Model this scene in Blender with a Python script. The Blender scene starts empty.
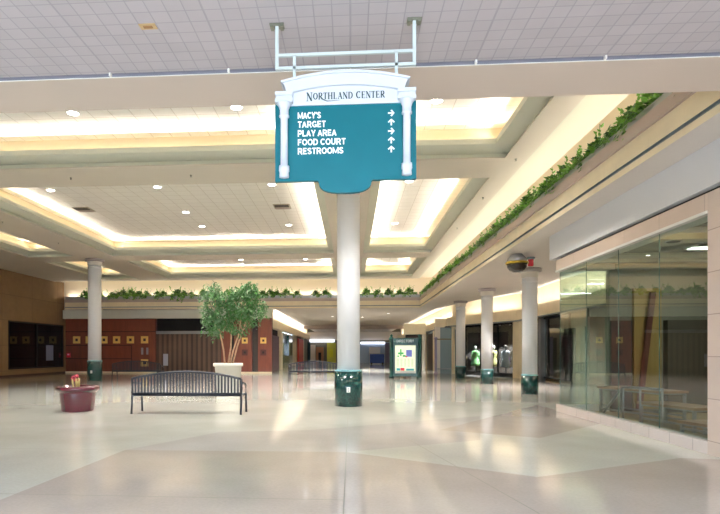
import bpy, bmesh, math, random
from mathutils import Vector, Matrix
R = math.radians
random.seed(7)
S = bpy.context.scene
COL = S.collection

# ------------------------------------------------------------------ materials
def lin(c):
    return tuple(((v/255)/12.92 if v/255 <= .04045 else (((v/255)+.055)/1.055)**2.4) for v in c)
def nt(name):
    m = bpy.data.materials.new(name); m.use_nodes = True
    t = m.node_tree; b = t.nodes['Principled BSDF']
    return m, t, b
def mat(name, rgb, rough=.6, metal=0, spec=.5, noise=0, scale=6, bump=0, bscale=40, coat=0):
    m, t, b = nt(name); c = lin(rgb)
    b.inputs['Base Color'].default_value = (*c, 1)
    b.inputs['Roughness'].default_value = rough
    b.inputs['Metallic'].default_value = metal
    b.inputs['Specular IOR Level'].default_value = spec
    b.inputs['Coat Weight'].default_value = coat
    if noise or bump:
        tc = t.nodes.new('ShaderNodeTexCoord')
    if noise:
        n = t.nodes.new('ShaderNodeTexNoise'); n.inputs['Scale'].default_value = scale
        n.inputs['Detail'].default_value = 5
        r = t.nodes.new('ShaderNodeMapRange')
        r.inputs['From Min'].default_value = .3; r.inputs['From Max'].default_value = .7
        r.inputs['To Min'].default_value = 1-noise; r.inputs['To Max'].default_value = 1+noise
        mx = t.nodes.new('ShaderNodeMix'); mx.data_type = 'RGBA'; mx.blend_type = 'MULTIPLY'
        mx.inputs[0].default_value = 1; mx.inputs[6].default_value = (*c, 1)
        t.links.new(tc.outputs['Object'], n.inputs['Vector'])
        t.links.new(n.outputs['Fac'], r.inputs['Value'])
        t.links.new(r.outputs[0], mx.inputs[7])
        t.links.new(mx.outputs[2], b.inputs['Base Color'])
    if bump:
        n2 = t.nodes.new('ShaderNodeTexNoise'); n2.inputs['Scale'].default_value = bscale
        bp = t.nodes.new('ShaderNodeBump'); bp.inputs['Strength'].default_value = bump
        bp.inputs['Distance'].default_value = .01
        t.links.new(tc.outputs['Object'], n2.inputs['Vector'])
        t.links.new(n2.outputs['Fac'], bp.inputs['Height'])
        t.links.new(bp.outputs['Normal'], b.inputs['Normal'])
    return m
def emit(name, rgb, strength):
    m, t, b = nt(name)
    b.inputs['Base Color'].default_value = (*lin(rgb), 1)
    b.inputs['Emission Color'].default_value = (*lin(rgb), 1)
    b.inputs['Emission Strength'].default_value = strength
    return m
def tile_mat(name, rgb, joint, sx, sy, w=.012, off=(0, 0), noise=.04, rough=.85, axes='XY', vary=.03, bumpy=0, major=0, majw=.03, ox=0):
    """ceiling or wall tiles: thin joints on a regular grid, world sized"""
    m, t, b = nt(name); b.inputs['Roughness'].default_value = rough
    tc = t.nodes.new('ShaderNodeTexCoord'); sp = t.nodes.new('ShaderNodeSeparateXYZ')
    t.links.new(tc.outputs['Object'], sp.inputs[0])
    def M(op, a, b_=None, c=None):
        n = t.nodes.new('ShaderNodeMath'); n.operation = op
        for i, v in enumerate((a, b_, c)):
            if v is None: continue
            if isinstance(v, (int, float)): n.inputs[i].default_value = v
            else: t.links.new(v, n.inputs[i])
        return n.outputs[0]
    def line(o, s, of, w):
        q = M('DIVIDE', M('SUBTRACT', o, of), s)
        fr = M('FRACT', q)
        d = M('MINIMUM', fr, M('SUBTRACT', 1.0, fr))
        return M('LESS_THAN', d, w/2/s), M('FLOOR', q)
    A = {'X': 0, 'Y': 1, 'Z': 2}
    l1, f1 = line(sp.outputs[A[axes[0]]], sx, off[0], w)
    l2, f2 = line(sp.outputs[A[axes[1]]], sy, off[1], w)
    L = M('MAXIMUM', l1, l2)
    if major:
        l3, _ = line(sp.outputs[A[axes[0]]], major, ox, majw)
        L = M('MAXIMUM', L, l3)
    wn = t.nodes.new('ShaderNodeTexWhiteNoise'); wn.noise_dimensions = '2D'
    cb = t.nodes.new('ShaderNodeCombineXYZ'); t.links.new(f1, cb.inputs[0]); t.links.new(f2, cb.inputs[1])
    t.links.new(cb.outputs[0], wn.inputs['Vector'])
    n = t.nodes.new('ShaderNodeTexNoise'); n.inputs['Scale'].default_value = 3; n.inputs['Detail'].default_value = 6
    t.links.new(tc.outputs['Object'], n.inputs['Vector'])
    v = M('ADD', M('MULTIPLY_ADD', wn.outputs['Value'], vary*2, 1-vary), M('MULTIPLY_ADD', n.outputs['Fac'], noise*2, -noise))
    mx = t.nodes.new('ShaderNodeMix'); mx.data_type = 'RGBA'
    mx.inputs[6].default_value = (*lin(rgb), 1); mx.inputs[7].default_value = (*lin(joint), 1)
    t.links.new(L, mx.inputs[0])
    m2 = t.nodes.new('ShaderNodeMix'); m2.data_type = 'RGBA'; m2.blend_type = 'MULTIPLY'; m2.inputs[0].default_value = 1
    t.links.new(mx.outputs[2], m2.inputs[6]); t.links.new(v, m2.inputs[7])
    t.links.new(m2.outputs[2], b.inputs['Base Color'])
    bp = t.nodes.new('ShaderNodeBump'); bp.inputs['Strength'].default_value = .6; bp.inputs['Distance'].default_value = .01
    t.links.new(M('SUBTRACT', 1.0, L), bp.inputs['Height']); t.links.new(bp.outputs['Normal'], b.inputs['Normal'])
    return m
def stripe_mat(name, c1, c2, period, frac, axis=0, rough=.6, metal=0):
    m, t, b = nt(name); b.inputs['Roughness'].default_value = rough; b.inputs['Metallic'].default_value = metal
    tc = t.nodes.new('ShaderNodeTexCoord'); sp = t.nodes.new('ShaderNodeSeparateXYZ'); t.links.new(tc.outputs['Object'], sp.inputs[0])
    q = t.nodes.new('ShaderNodeMath'); q.operation = 'DIVIDE'; q.inputs[1].default_value = period; t.links.new(sp.outputs[axis], q.inputs[0])
    f = t.nodes.new('ShaderNodeMath'); f.operation = 'FRACT'; t.links.new(q.outputs[0], f.inputs[0])
    l = t.nodes.new('ShaderNodeMath'); l.operation = 'LESS_THAN'; l.inputs[1].default_value = frac; t.links.new(f.outputs[0], l.inputs[0])
    mx = t.nodes.new('ShaderNodeMix'); mx.data_type = 'RGBA'; mx.inputs[6].default_value = (*lin(c1), 1); mx.inputs[7].default_value = (*lin(c2), 1)
    t.links.new(l.outputs[0], mx.inputs[0]); t.links.new(mx.outputs[2], b.inputs['Base Color'])
    return m
def glass_mat(name, tint, ior=1.5, rough=.0, through=1.0):
    m = bpy.data.materials.new(name); m.use_nodes = True; t = m.node_tree; t.nodes.clear()
    o = t.nodes.new('ShaderNodeOutputMaterial'); mix = t.nodes.new('ShaderNodeMixShader')
    tr = t.nodes.new('ShaderNodeBsdfTransparent'); tr.inputs[0].default_value = (*tint, 1)
    g = t.nodes.new('ShaderNodeBsdfGlossy'); g.inputs['Roughness'].default_value = rough; g.inputs[0].default_value = (.95, 1, .98, 1)
    fr = t.nodes.new('ShaderNodeFresnel'); fr.inputs[0].default_value = ior
    ge = t.nodes.new('ShaderNodeNewGeometry'); iv = t.nodes.new('ShaderNodeMath'); iv.operation = 'SUBTRACT'; iv.inputs[0].default_value = 1
    ml = t.nodes.new('ShaderNodeMath'); ml.operation = 'MULTIPLY'
    t.links.new(ge.outputs['Backfacing'], iv.inputs[1]); t.links.new(iv.outputs[0], ml.inputs[0]); t.links.new(fr.outputs[0], ml.inputs[1])
    t.links.new(ml.outputs[0], mix.inputs[0]); t.links.new(tr.outputs[0], mix.inputs[1]); t.links.new(g.outputs[0], mix.inputs[2])
    t.links.new(mix.outputs[0], o.inputs[0])
    return m
def floor_mat(name, rgb, rgb2, rough=.09):
    """polished terrazzo: fine aggregate, slow mottling, faint slab joints"""
    m, t, b = nt(name)
    tc = t.nodes.new('ShaderNodeTexCoord')
    n1 = t.nodes.new('ShaderNodeTexNoise'); n1.inputs['Scale'].default_value = .7; n1.inputs['Detail'].default_value = 6
    n2 = t.nodes.new('ShaderNodeTexNoise'); n2.inputs['Scale'].default_value = 28; n2.inputs['Detail'].default_value = 4
    for n in (n1, n2): t.links.new(tc.outputs['Object'], n.inputs['Vector'])
    mx = t.nodes.new('ShaderNodeMix'); mx.data_type = 'RGBA'
    mx.inputs[6].default_value = (*lin(rgb), 1); mx.inputs[7].default_value = (*lin(rgb2), 1)
    r = t.nodes.new('ShaderNodeMapRange'); r.inputs['From Min'].default_value = .35; r.inputs['From Max'].default_value = .65
    t.links.new(n1.outputs['Fac'], r.inputs['Value']); t.links.new(r.outputs[0], mx.inputs[0])
    r2 = t.nodes.new('ShaderNodeMapRange'); r2.inputs['To Min'].default_value = .86; r2.inputs['To Max'].default_value = 1.1
    t.links.new(n2.outputs['Fac'], r2.inputs['Value'])
    m2 = t.nodes.new('ShaderNodeMix'); m2.data_type = 'RGBA'; m2.blend_type = 'MULTIPLY'; m2.inputs[0].default_value = 1
    t.links.new(mx.outputs[2], m2.inputs[6]); t.links.new(r2.outputs[0], m2.inputs[7])
    t.links.new(m2.outputs[2], b.inputs['Base Color'])
    r3 = t.nodes.new('ShaderNodeMapRange'); r3.inputs['To Min'].default_value = rough*.7; r3.inputs['To Max'].default_value = rough*1.5
    t.links.new(n1.outputs['Fac'], r3.inputs['Value']); t.links.new(r3.outputs[0], b.inputs['Roughness'])
    n3 = t.nodes.new('ShaderNodeTexNoise'); n3.inputs['Scale'].default_value = 1.6; n3.inputs['Detail'].default_value = 3
    t.links.new(tc.outputs['Object'], n3.inputs['Vector'])
    bp = t.nodes.new('ShaderNodeBump'); bp.inputs['Strength'].default_value = .08; bp.inputs['Distance'].default_value = .02
    t.links.new(n3.outputs['Fac'], bp.inputs['Height']); t.links.new(bp.outputs['Normal'], b.inputs['Normal'])
    b.inputs['Specular IOR Level'].default_value = .75
    return m
def wood_mat(name, c1, c2, axis_scale=(1, 1, 12), rough=.35):
    m, t, b = nt(name); b.inputs['Roughness'].default_value = rough
    tc = t.nodes.new('ShaderNodeTexCoord'); mp = t.nodes.new('ShaderNodeMapping'); mp.inputs['Scale'].default_value = axis_scale
    n = t.nodes.new('ShaderNodeTexNoise'); n.inputs['Scale'].default_value = 2; n.inputs['Detail'].default_value = 7; n.inputs['Distortion'].default_value = .6
    t.links.new(tc.outputs['Object'], mp.inputs[0]); t.links.new(mp.outputs[0], n.inputs['Vector'])
    mx = t.nodes.new('ShaderNodeMix'); mx.data_type = 'RGBA'; mx.inputs[6].default_value = (*lin(c1), 1); mx.inputs[7].default_value = (*lin(c2), 1)
    r = t.nodes.new('ShaderNodeMapRange'); r.inputs['From Min'].default_value = .35; r.inputs['From Max'].default_value = .65
    t.links.new(n.outputs['Fac'], r.inputs['Value']); t.links.new(r.outputs[0], mx.inputs[0])
    t.links.new(mx.outputs[2], b.inputs['Base Color'])
    return m
def marble_mat(name, c1, c2, rough=.12, scale=3):
    m, t, b = nt(name); b.inputs['Roughness'].default_value = rough
    tc = t.nodes.new('ShaderNodeTexCoord')
    n = t.nodes.new('ShaderNodeTexNoise'); n.inputs['Scale'].default_value = scale; n.inputs['Detail'].default_value = 9; n.inputs['Distortion'].default_value = 2.2
    t.links.new(tc.outputs['Object'], n.inputs['Vector'])
    cr = t.nodes.new('ShaderNodeValToRGB'); cr.color_ramp.elements[0].position = .38; cr.color_ramp.elements[1].position = .68
    cr.color_ramp.elements[0].color = (*lin(c1), 1); cr.color_ramp.elements[1].color = (*lin(c2), 1)
    t.links.new(n.outputs['Fac'], cr.inputs[0]); t.links.new(cr.outputs[0], b.inputs['Base Color'])
    return m

M_paint = mat('beige_paint', (206, 198, 184), .7, noise=.02, scale=1)
M_lip = mat('pale_sage_trim', (210, 212, 196), .6)
M_band = mat('soffit_paint', (204, 190, 176), .75, noise=.02, scale=.7)
M_cream = mat('cream_paint', (228, 214, 184), .6, noise=.05, scale=2)
M_cove = mat('cove_wall_paint', (234, 219, 194), .8)
M_stripc = mat('ledge_ceiling_paint', (222, 212, 196), .8)
M_lowc = mat('low_ceiling_paint', (212, 204, 196), .8, noise=.02, scale=.8)
M_fascia = mat('white_fascia_paint', (214, 214, 216), .6)
M_tile = tile_mat('coffer_tiles', (248, 245, 238), (220, 214, 204), .51, .51, .02, off=(-12.4, .2), vary=.012, noise=.02)
M_ftile = tile_mat('scored_ceiling_tiles', (182, 176, 178), (164, 159, 163), .1639, .1639, .011, off=(-1.318, .036), vary=.03, noise=.05, major=1.312, majw=.018, ox=-1.318)
M_gap = mat('shadow_gap', (112, 112, 122), .6)
M_groove = mat('grey_blue_reveal', (120, 132, 136), .5)
M_rim = mat('taupe_rim_paint', (176, 160, 150), .6)
M_metal_liner = mat('galvanised_liner', (168, 172, 172), .4, .6)
M_soil = mat('planter_soil', (60, 48, 36), .95, bump=.6, bscale=30)
M_brown = tile_mat('brown_wall_covering', (122, 96, 66), (100, 78, 54), 3.1, 1.55, .03, axes='YZ', off=(.3, .38), noise=.16, vary=.05, rough=.8)
M_col = mat('white_column_paint', (238, 238, 240), .4)
M_colw = mat('cream_cap_paint', (214, 206, 194), .55)
M_green_marble = marble_mat('green_marble', (12, 44, 44), (30, 74, 70), .05, 11)
M_aqua = mat('aqua_band', (120, 170, 178), .3)
M_white = mat('sign_white', (196, 202, 210), .5)
M_teal = mat('sign_teal', (0, 98, 110), .5, spec=.25, noise=.04, scale=2)
M_ink = mat('dark_green_ink', (16, 56, 60), .5)
M_pipe = mat('white_pipe_paint', (190, 202, 202), .35)
M_bracket = mat('bracket_steel', (140, 142, 128), .4, .7)
M_bench = mat('dark_bench_enamel', (26, 30, 42), .45)
M_maroon = mat('maroon_glaze', (76, 14, 34), .15, coat=.4)
M_potw = mat('white_planter', (226, 222, 212), .5, noise=.03)
M_bark = mat('pale_bark', (204, 168, 138), .8, noise=.2, scale=12)
M_leaf1 = mat('ficus_leaf', (72, 122, 60), .4, noise=.35, scale=4)
M_leaf2 = mat('ficus_pale_leaf', (120, 152, 112), .4, noise=.3, scale=4)
M_ivy = mat('pothos_leaf', (112, 164, 60), .4, noise=.35, scale=5)
M_ivyd = mat('pothos_dark_leaf', (66, 112, 46), .45, noise=.3, scale=5)
M_wood = wood_mat('red_brown_panel', (104, 50, 34), (120, 60, 40), (3, 3, .5), .4)
M_wgroove = mat('panel_groove', (48, 20, 14), .7)
M_gold = mat('gold_leaf', (236, 200, 112), .4)
M_darkin = mat('dark_inlay', (52, 24, 16), .5)
M_black = mat('dark_void', (16, 15, 16), .9)
M_grille = stripe_mat('roll_grille', (98, 76, 64), (62, 46, 38), .36, .45, 0, .5, .2)
M_steel = mat('brushed_steel', (150, 152, 156), .35, .8)
M_marble = tile_mat('rose_marble_tile', (210, 192, 180), (172, 152, 142), 60, .62, .012, axes='YZ', off=(1, .2), noise=.06, vary=.03, rough=.22)
M_marblec = tile_mat('rose_marble_curb', (214, 202, 196), (172, 160, 156), .62, 4, .012, axes='YZ', off=(.1, -1), noise=.05, vary=.03, rough=.25)
M_hdr = tile_mat('rose_marble_header', (206, 186, 172), (170, 150, 140), 1.2, 4, .01, axes='YZ', off=(.1, -1), noise=.05, vary=.02, rough=.3)
M_glass = glass_mat('storefront_glass', (.80, .88, .86), 2.1)
M_gedge = mat('glass_edge_green', (70, 104, 98), .2)
M_dglass = glass_mat('dark_window_glass', (.75, .8, .82), 1.5)
M_sh_floor = mat('tan_carpet', (150, 128, 96), .9, noise=.1, scale=14)
M_sh_wall = mat('shop_wall', (120, 116, 102), .8)
M_sh_ceil = mat('shop_ceiling', (160, 158, 148), .8)
M_table = wood_mat('tan_table_top', (150, 116, 90), (166, 132, 104), (2, 1, 1), .3)
M_f1 = floor_mat('terrazzo_cream', (204, 202, 192), (192, 190, 180))
M_f2 = floor_mat('terrazzo_rose', (190, 179, 170), (179, 168, 160))
M_f3 = floor_mat('terrazzo_grey', (196, 190, 184), (184, 178, 173))
M_joint = mat('terrazzo_strip', (128, 122, 112), .7, spec=.2)
M_bright = emit('lamp_lens', (255, 250, 240), 14)
M_trimw = mat('white_ring', (230, 228, 222), .4)

# ------------------------------------------------------------------ mesh builder
class MB:
    def __init__(s): s.bm = bmesh.new(); s.mats = []
    def mi(s, m):
        if m not in s.mats: s.mats.append(m)
        return s.mats.index(m)
    def box(s, x0, x1, y0, y1, z0, z1, m, rz=0, c=None, bev=0):
        g = bmesh.ops.create_cube(s.bm, size=1); v = g['verts']
        for p in v:
            p.co = Vector(((x0+x1)/2+p.co.x*(x1-x0), (y0+y1)/2+p.co.y*(y1-y0), (z0+z1)/2+p.co.z*(z1-z0)))
        i = s.mi(m); fs = {f for p in v for f in p.link_faces}
        for f in fs: f.material_index = i
        if bev:
            es = {e for f in fs for e in f.edges}
            r = bmesh.ops.bevel(s.bm, geom=list(es), offset=bev, segments=2, affect='EDGES', profile=.5)
            v = list({q for f in r['faces'] for q in f.verts} | {q for q in v if q.is_valid})
        if rz: bmesh.ops.rotate(s.bm, verts=v, cent=Vector(c or ((x0+x1)/2, (y0+y1)/2, 0)), matrix=Matrix.Rotation(rz, 3, 'Z'))
        return v
    def quad(s, pts, m):
        vs = [s.bm.verts.new(p) for p in pts]; f = s.bm.faces.new(vs); f.material_index = s.mi(m); return f
    def lathe(s, prof, m, c=(0, 0, 0), n=32, smooth=True, cap=True):
        rings = []
        for r, z in prof:
            rings.append([s.bm.verts.new((c[0]+r*math.cos(2*math.pi*k/n), c[1]+r*math.sin(2*math.pi*k/n), c[2]+z)) for k in range(n)])
        i = s.mi(m)
        for a, b in zip(rings, rings[1:]):
            for k in range(n):
                f = s.bm.faces.new((a[k], a[(k+1) % n], b[(k+1) % n], b[k])); f.material_index = i; f.smooth = smooth
        if cap:
            f = s.bm.faces.new(rings[0][::-1]); f.material_index = i
            f = s.bm.faces.new(rings[-1]); f.material_index = i
    def tube(s, pts, r, m, n=8, cap=True):
        pts = [Vector(p) for p in pts]; rs = r if isinstance(r, (list, tuple)) else [r]*len(pts)
        rings = []; i = s.mi(m); up = None
        for k, p in enumerate(pts):
            d = (pts[min(k+1, len(pts)-1)]-pts[max(k-1, 0)]).normalized()
            if up is None: up = Vector((0, 0, 1)) if abs(d.z) < .9 else Vector((1, 0, 0))
            a = d.cross(up).normalized(); b = d.cross(a).normalized()
            rings.append([s.bm.verts.new(p+rs[k]*(a*math.cos(2*math.pi*q/n)+b*math.sin(2*math.pi*q/n))) for q in range(n)])
        for a, b in zip(rings, rings[1:]):
            for q in range(n):
                f = s.bm.faces.new((a[q], a[(q+1) % n], b[(q+1) % n], b[q])); f.material_index = i; f.smooth = True
        if cap:
            for rr in (rings[0][::-1], rings[-1]):
                f = s.bm.faces.new(rr); f.material_index = i
    def prism(s, poly, y0, y1, m, plane='XZ'):
        """extrude a 2D outline along y (XZ) or z (XY) or x (YZ)"""
        def P(a, b, d): return (a, d, b) if plane == 'XZ' else ((a, b, d) if plane == 'XY' else (d, a, b))
        A = [s.bm.verts.new(P(a, b, y0)) for a, b in poly]; B = [s.bm.verts.new(P(a, b, y1)) for a, b in poly]
        i = s.mi(m); n = len(poly)
        fs = [s.bm.faces.new(A), s.bm.faces.new(B[::-1])]
        for k in range(n): fs.append(s.bm.faces.new((A[k], B[k], B[(k+1) % n], A[(k+1) % n])))
        for f in fs: f.material_index = i
    def build(s, name, parent=None, loc=None, recalc=True):
        if recalc: bmesh.ops.recalc_face_normals(s.bm, faces=s.bm.faces[:])
        me = bpy.data.meshes.new(name); s.bm.to_mesh(me); s.bm.free()
        for m in s.mats: me.materials.append(m)
        o = bpy.data.objects.new(name, me); COL.objects.link(o)
        if loc: o.location = loc
        if parent: o.parent = parent
        return o
def tag(o, label=None, cat=None, group=None, kind=None):
    if label: o['label'] = label
    if cat: o['category'] = cat
    if group: o['group'] = group
    if kind: o['kind'] = kind
    return o
def thing(name, label, cat, loc=(0, 0, 0), rz=0, group=None):
    o = bpy.data.objects.new(name, None); COL.objects.link(o); o.location = loc; o.rotation_euler = (0, 0, rz)
    return tag(o, label, cat, group)
def struct(mb, name, label=None):
    o = mb.build(name); o['kind'] = 'structure'
    if label: o['label'] = label
    return o
KIDS = {}
def copy_tree(o, parent=None):
    c = o.copy(); COL.objects.link(c)
    if parent is not None: c.parent = parent
    for ch in [k for k in list(bpy.data.objects) if k.parent == o]:
        copy_tree(ch, c)
    return c
def area(name, loc, sx, sy, power, color, rot=(0, 0, 0)):
    l = bpy.data.lights.new(name, 'AREA'); l.shape = 'RECTANGLE'; l.size = sx; l.size_y = sy
    l.energy = power; l.color = color
    o = bpy.data.objects.new(name, l); COL.objects.link(o); o.location = loc; o.rotation_euler = rot
    return o
WARM = (1.0, .91, .78)

# ------------------------------------------------------------------ floor
XL, XR, YB, YF = -20.85, 10.6, -16.0, 80.0
def build_floor():
    bm = bmesh.new()
    vs = [bm.verts.new(p) for p in ((XL, YB, 0), (12, YB, 0), (12, YF, 0), (XL, YF, 0))]
    bm.faces.new(vs)
    polys = [  # (outline, material index) rose and grey fields of the terrazzo star
        ([(-20.85, -4), (-20.85, -9), (12, -9), (12, -2.0), (2.24, 6.73), (-.07, 8.23), (-3.47, 8.17), (-3.56, 5.32), (-5.5, 3)], 1),
        ([(-3.47, 8.17), (-.07, 8.23), (2.21, 9.51), (3.04, 13.11), (-.79, 10.52), (-2.47, 10.14)], 2),
        ([(1.72, 10.69), (3.31, 9.81), (5.35, 11.98), (5.3, 15.96)], 1),
        ([(2.24, 6.73), (4.67, 8.08), (5.26, 8.0), (5.26, 2.0), (2.2, 4.0)], 1),
        ([(-20.85, 21), (-9, 23), (-2, 20.5), (-1, 27), (-9, 29), (-20.85, 27)], 1),
        ([(1, 20.5), (10, 22), (10, 28), (1, 27)], 1),
        ([(-16, 31), (0, 27), (0, 31), (-16, 36)], 1),
        ([(0, 36), (8, 33), (8, 37), (0, 42)], 2),
    ]
    for poly, _ in polys:
        n = len(poly)
        for k in range(n):
            a = Vector((*poly[k], 0)); b = Vector((*poly[(k+1) % n], 0)); d = (b-a).normalized()
            L = (b-a).length
            # cut only faces near this edge
            near = []
            for f in bm.faces:
                c = f.calc_center_median(); rad = max((v.co-c).length for v in f.verts)
                t = max(0, min(L, (c-a).dot(d))); q = a+d*t
                if (q-c).length < rad+.01: near.append(f)
            geom = list({v for f in near for v in f.verts})+list({e for f in near for e in f.edges})+near
            bmesh.ops.bisect_plane(bm, geom=geom, dist=1e-4, plane_co=a, plane_no=Vector((-d.y, d.x, 0)))
    def inside(p, poly):
        r = False; n = len(poly)
        for k in range(n):
            x1, y1 = poly[k]; x2, y2 = poly[(k+1) % n]
            if (y1 > p.y) != (y2 > p.y) and p.x < (x2-x1)*(p.y-y1)/(y2-y1)+x1: r = not r
        return r
    for f in bm.faces:
        c = f.calc_center_median(); f.material_index = 0
        for poly, m in polys:
            if inside(c, poly): f.material_index = m
    bm.normal_update()
    for f in bm.faces:
        if f.normal.z < 0: f.normal_flip()
    me = bpy.data.meshes.new('floor'); bm.to_mesh(me); bm.free()
    for m in (M_f1, M_f2, M_f3): me.materials.append(m)
    o = bpy.data.objects.new('floor', me); COL.objects.link(o); o['kind'] = 'structure'
    o['label'] = 'polished cream and rose terrazzo floor'
build_floor()
b = MB()
for (p, q) in (((-.07, 3), (-.07, 14.9)), ((-12, 5.55), (-.07, 5.55)), ((-3.5, 8.17), (-12, 8.17)), ((.95, 9.7), (1.75, 5.2)), ((2.24, 6.73), (5.2, 6.73))):
    p = Vector((*p, 0)); q = Vector((*q, 0)); n = Vector((-(q-p).y, (q-p).x, 0)).normalized()*.006
    b.quad([p+n+Vector((0, 0, .001)), q+n+Vector((0, 0, .001)), q-n+Vector((0, 0, .001)), p-n+Vector((0, 0, .001))], M_joint)
struct(b, 'floor', 'thin divider strips in the terrazzo')

# ------------------------------------------------------------------ coffered ceiling
XC = [-20.85, -16.9, -14.4, -12.35, -.85, .6, 3.95, 4.56]
YC = [6.6, 7.6, 14.3, 15.9, 27.56, 29.0, 36.13, 37.14]
holesx = {1, 3, 5}; holesy = {1, 3, 5}
b = MB()
for i in range(len(XC)-1):
    for j in range(len(YC)-1):
        if i in holesx and j in holesy: continue
        m = M_paint
        b.quad([(XC[i], YC[j], 6.5), (XC[i+1], YC[j], 6.5), (XC[i+1], YC[j+1], 6.5), (XC[i], YC[j+1], 6.5)], m)
# faces closing the outer edge towards the planters
b.quad([(4.56, 6.6, 6.5), (4.56, 37.14, 6.5), (4.56, 37.14, 6.72), (4.56, 6.6, 6.72)], M_lip)
b.box(4.56, 4.64, 6.6, 37.2, 6.53, 6.60, M_lip)
b.quad([(XL, 37.14, 6.5), (4.56, 37.14, 6.5), (4.56, 37.14, 6.72), (XL, 37.14, 6.72)], M_lip)
b.box(XL, 4.6, 37.14, 37.22, 6.53, 6.6, M_lip)
struct(b, 'ceiling', 'beige beams between the lit ceiling coffers')
PROF = [(0, 6.5), (0, 6.53), (-.12, 6.53), (-.12, 6.66), (.30, 6.76), (.30, 6.90), (.26, 6.90), (.26, 6.80), (.05, 6.80), (.05, 7.25)]
cells = [(XC[i], XC[i+1], YC[j], YC[j+1]) for i in sorted(holesx) for j in sorted(holesy)]
K_COVE = 12.0
for x0, x1, y0, y1 in cells:
    b = MB()
    mats = [M_paint, M_paint, M_lip, M_lip, M_lip, M_lip, M_lip, M_cove, M_cove]
    for k in range(len(PROF)-1):
        (o1, z1), (o2, z2) = PROF[k], PROF[k+1]
        A = [(x0+o1, y0+o1, z1), (x1-o1, y0+o1, z1), (x1-o1, y1-o1, z1), (x0+o1, y1-o1, z1)]
        B = [(x0+o2, y0+o2, z2), (x1-o2, y0+o2, z2), (x1-o2, y1-o2, z2), (x0+o2, y1-o2, z2)]
        for q in range(4): b.quad([A[q], A[(q+1) % 4], B[(q+1) % 4], B[q]], mats[k])
    b.quad([(x0+.05, y0+.05, 7.25), (x1-.05, y0+.05, 7.25), (x1-.05, y1-.05, 7.25), (x0+.05, y1-.05, 7.25)], M_tile)
    struct(b, 'ceiling', 'tiled ceiling coffer with a stepped cornice')
    w, d = x1-x0-.5, y1-y0-.5
    for (cx, cy, sx, sy, r) in (((x0+x1)/2, y0+.15, w, .08, (R(106), 0, 0)), ((x0+x1)/2, y1-.15, w, .08, (R(-106), 0, 0)),
                                (x0+.15, (y0+y1)/2, .08, d, (0, R(-106), 0)), (x1-.15, (y0+y1)/2, .08, d, (0, R(106), 0))):
        area('cove_light', (cx, cy, 6.84), sx, sy, K_COVE*max(sx, sy), WARM, r).data.spread = R(105)

# low front scored-tile ceiling, ends in a shadow gap before the soffit band
b = MB()
ZT, ZB, YN, YE = 4.56, 4.523, 5.835, 6.60
b.quad([(XL, -2.0, ZT), (10.6, -2.0, ZT), (10.6, 5.82, ZT), (XL, 5.82, ZT)], M_ftile)
# unseen skylight opening added behind the camera to let in fill daylight
b.quad([(XL, YB, ZT), (-12.0, YB, ZT), (-12.0, -2, ZT), (XL, -2, ZT)], M_ftile)
b.quad([(8.0, YB, ZT), (10.6, YB, ZT), (10.6, -2, ZT), (8.0, -2, ZT)], M_ftile)
for yy in (-14, -11.5, -9, -6.5, -4): b.box(-12, 8, yy-.1, yy+.1, 4.56, 4.8, M_trimw)
for xx in (-12, 8): b.box(xx-.05, xx+.05, YB, -2, 4.56, 5.2, M_trimw)
b.box(-12, 8, -2.05, -1.95, 4.56, 5.2, M_trimw)
b.quad([(XL, 5.82, ZT), (10.6, 5.82, ZT), (10.6, 5.82, ZT+.03), (XL, 5.82, ZT+.03)], M_gap)
b.quad([(XL, 5.80, ZT+.025), (10.6, 5.80, ZT+.025), (10.6, 5.86, ZT+.025), (XL, 5.86, ZT+.025)], M_gap)
b.box(XL, 10.6, 5.826, 5.8345, 4.519, 4.526, M_trimw)
b.box(XL, 10.6, 5.829, 5.8345, 4.526, 4.60, M_gap)
for k in range(-14, 9):
    x = -1.318+1.312*k
    b.box(x-.01, x+.01, 5.79, 5.84, ZB, ZT+.005, M_trimw)
struct(b, 'ceiling', 'lavender grey scored tile ceiling over the foreground')
b = MB()
b.box(XL, 10.6, YN, YE, ZB, ZB+.08, M_band); b.box(XL, 10.6, YE-.15, YE, ZB+.05, 7.5, M_cream)
struct(b, 'ceiling', 'beige soffit band at the edge of the low front ceiling')

# upper ceiling and lit walls above the planters
b = MB()
b.quad([(4.56, 6.6, 6.72), (5.62, 6.6, 6.72), (5.62, 38.4, 6.72), (4.56, 38.4, 6.72)], M_stripc)
b.quad([(XL, 37.14, 6.72), (4.56, 37.14, 6.72), (4.56, 38.4, 6.72), (XL, 38.4, 6.72)], M_stripc)
struct(b, 'ceiling', 'cream ceiling strip above the planter ledges')
b = MB(); b.box(5.62, 5.8, 6.6, 38.55, 4.7, 6.72, M_cove); struct(b, 'wall_right_upper')
b = MB(); b.box(XL, 5.62, 38.4, 38.55, 4.6, 6.72, M_cove); struct(b, 'wall_back_upper')
area('cove_light', (5.5, 22.3, 5.50), .08, 31, 31*5, WARM, (0, R(165), 0))
area('cove_light', (-8, 38.28, 5.50), 25, .08, 25*5, WARM, (R(-165), 0, 0))

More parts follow.
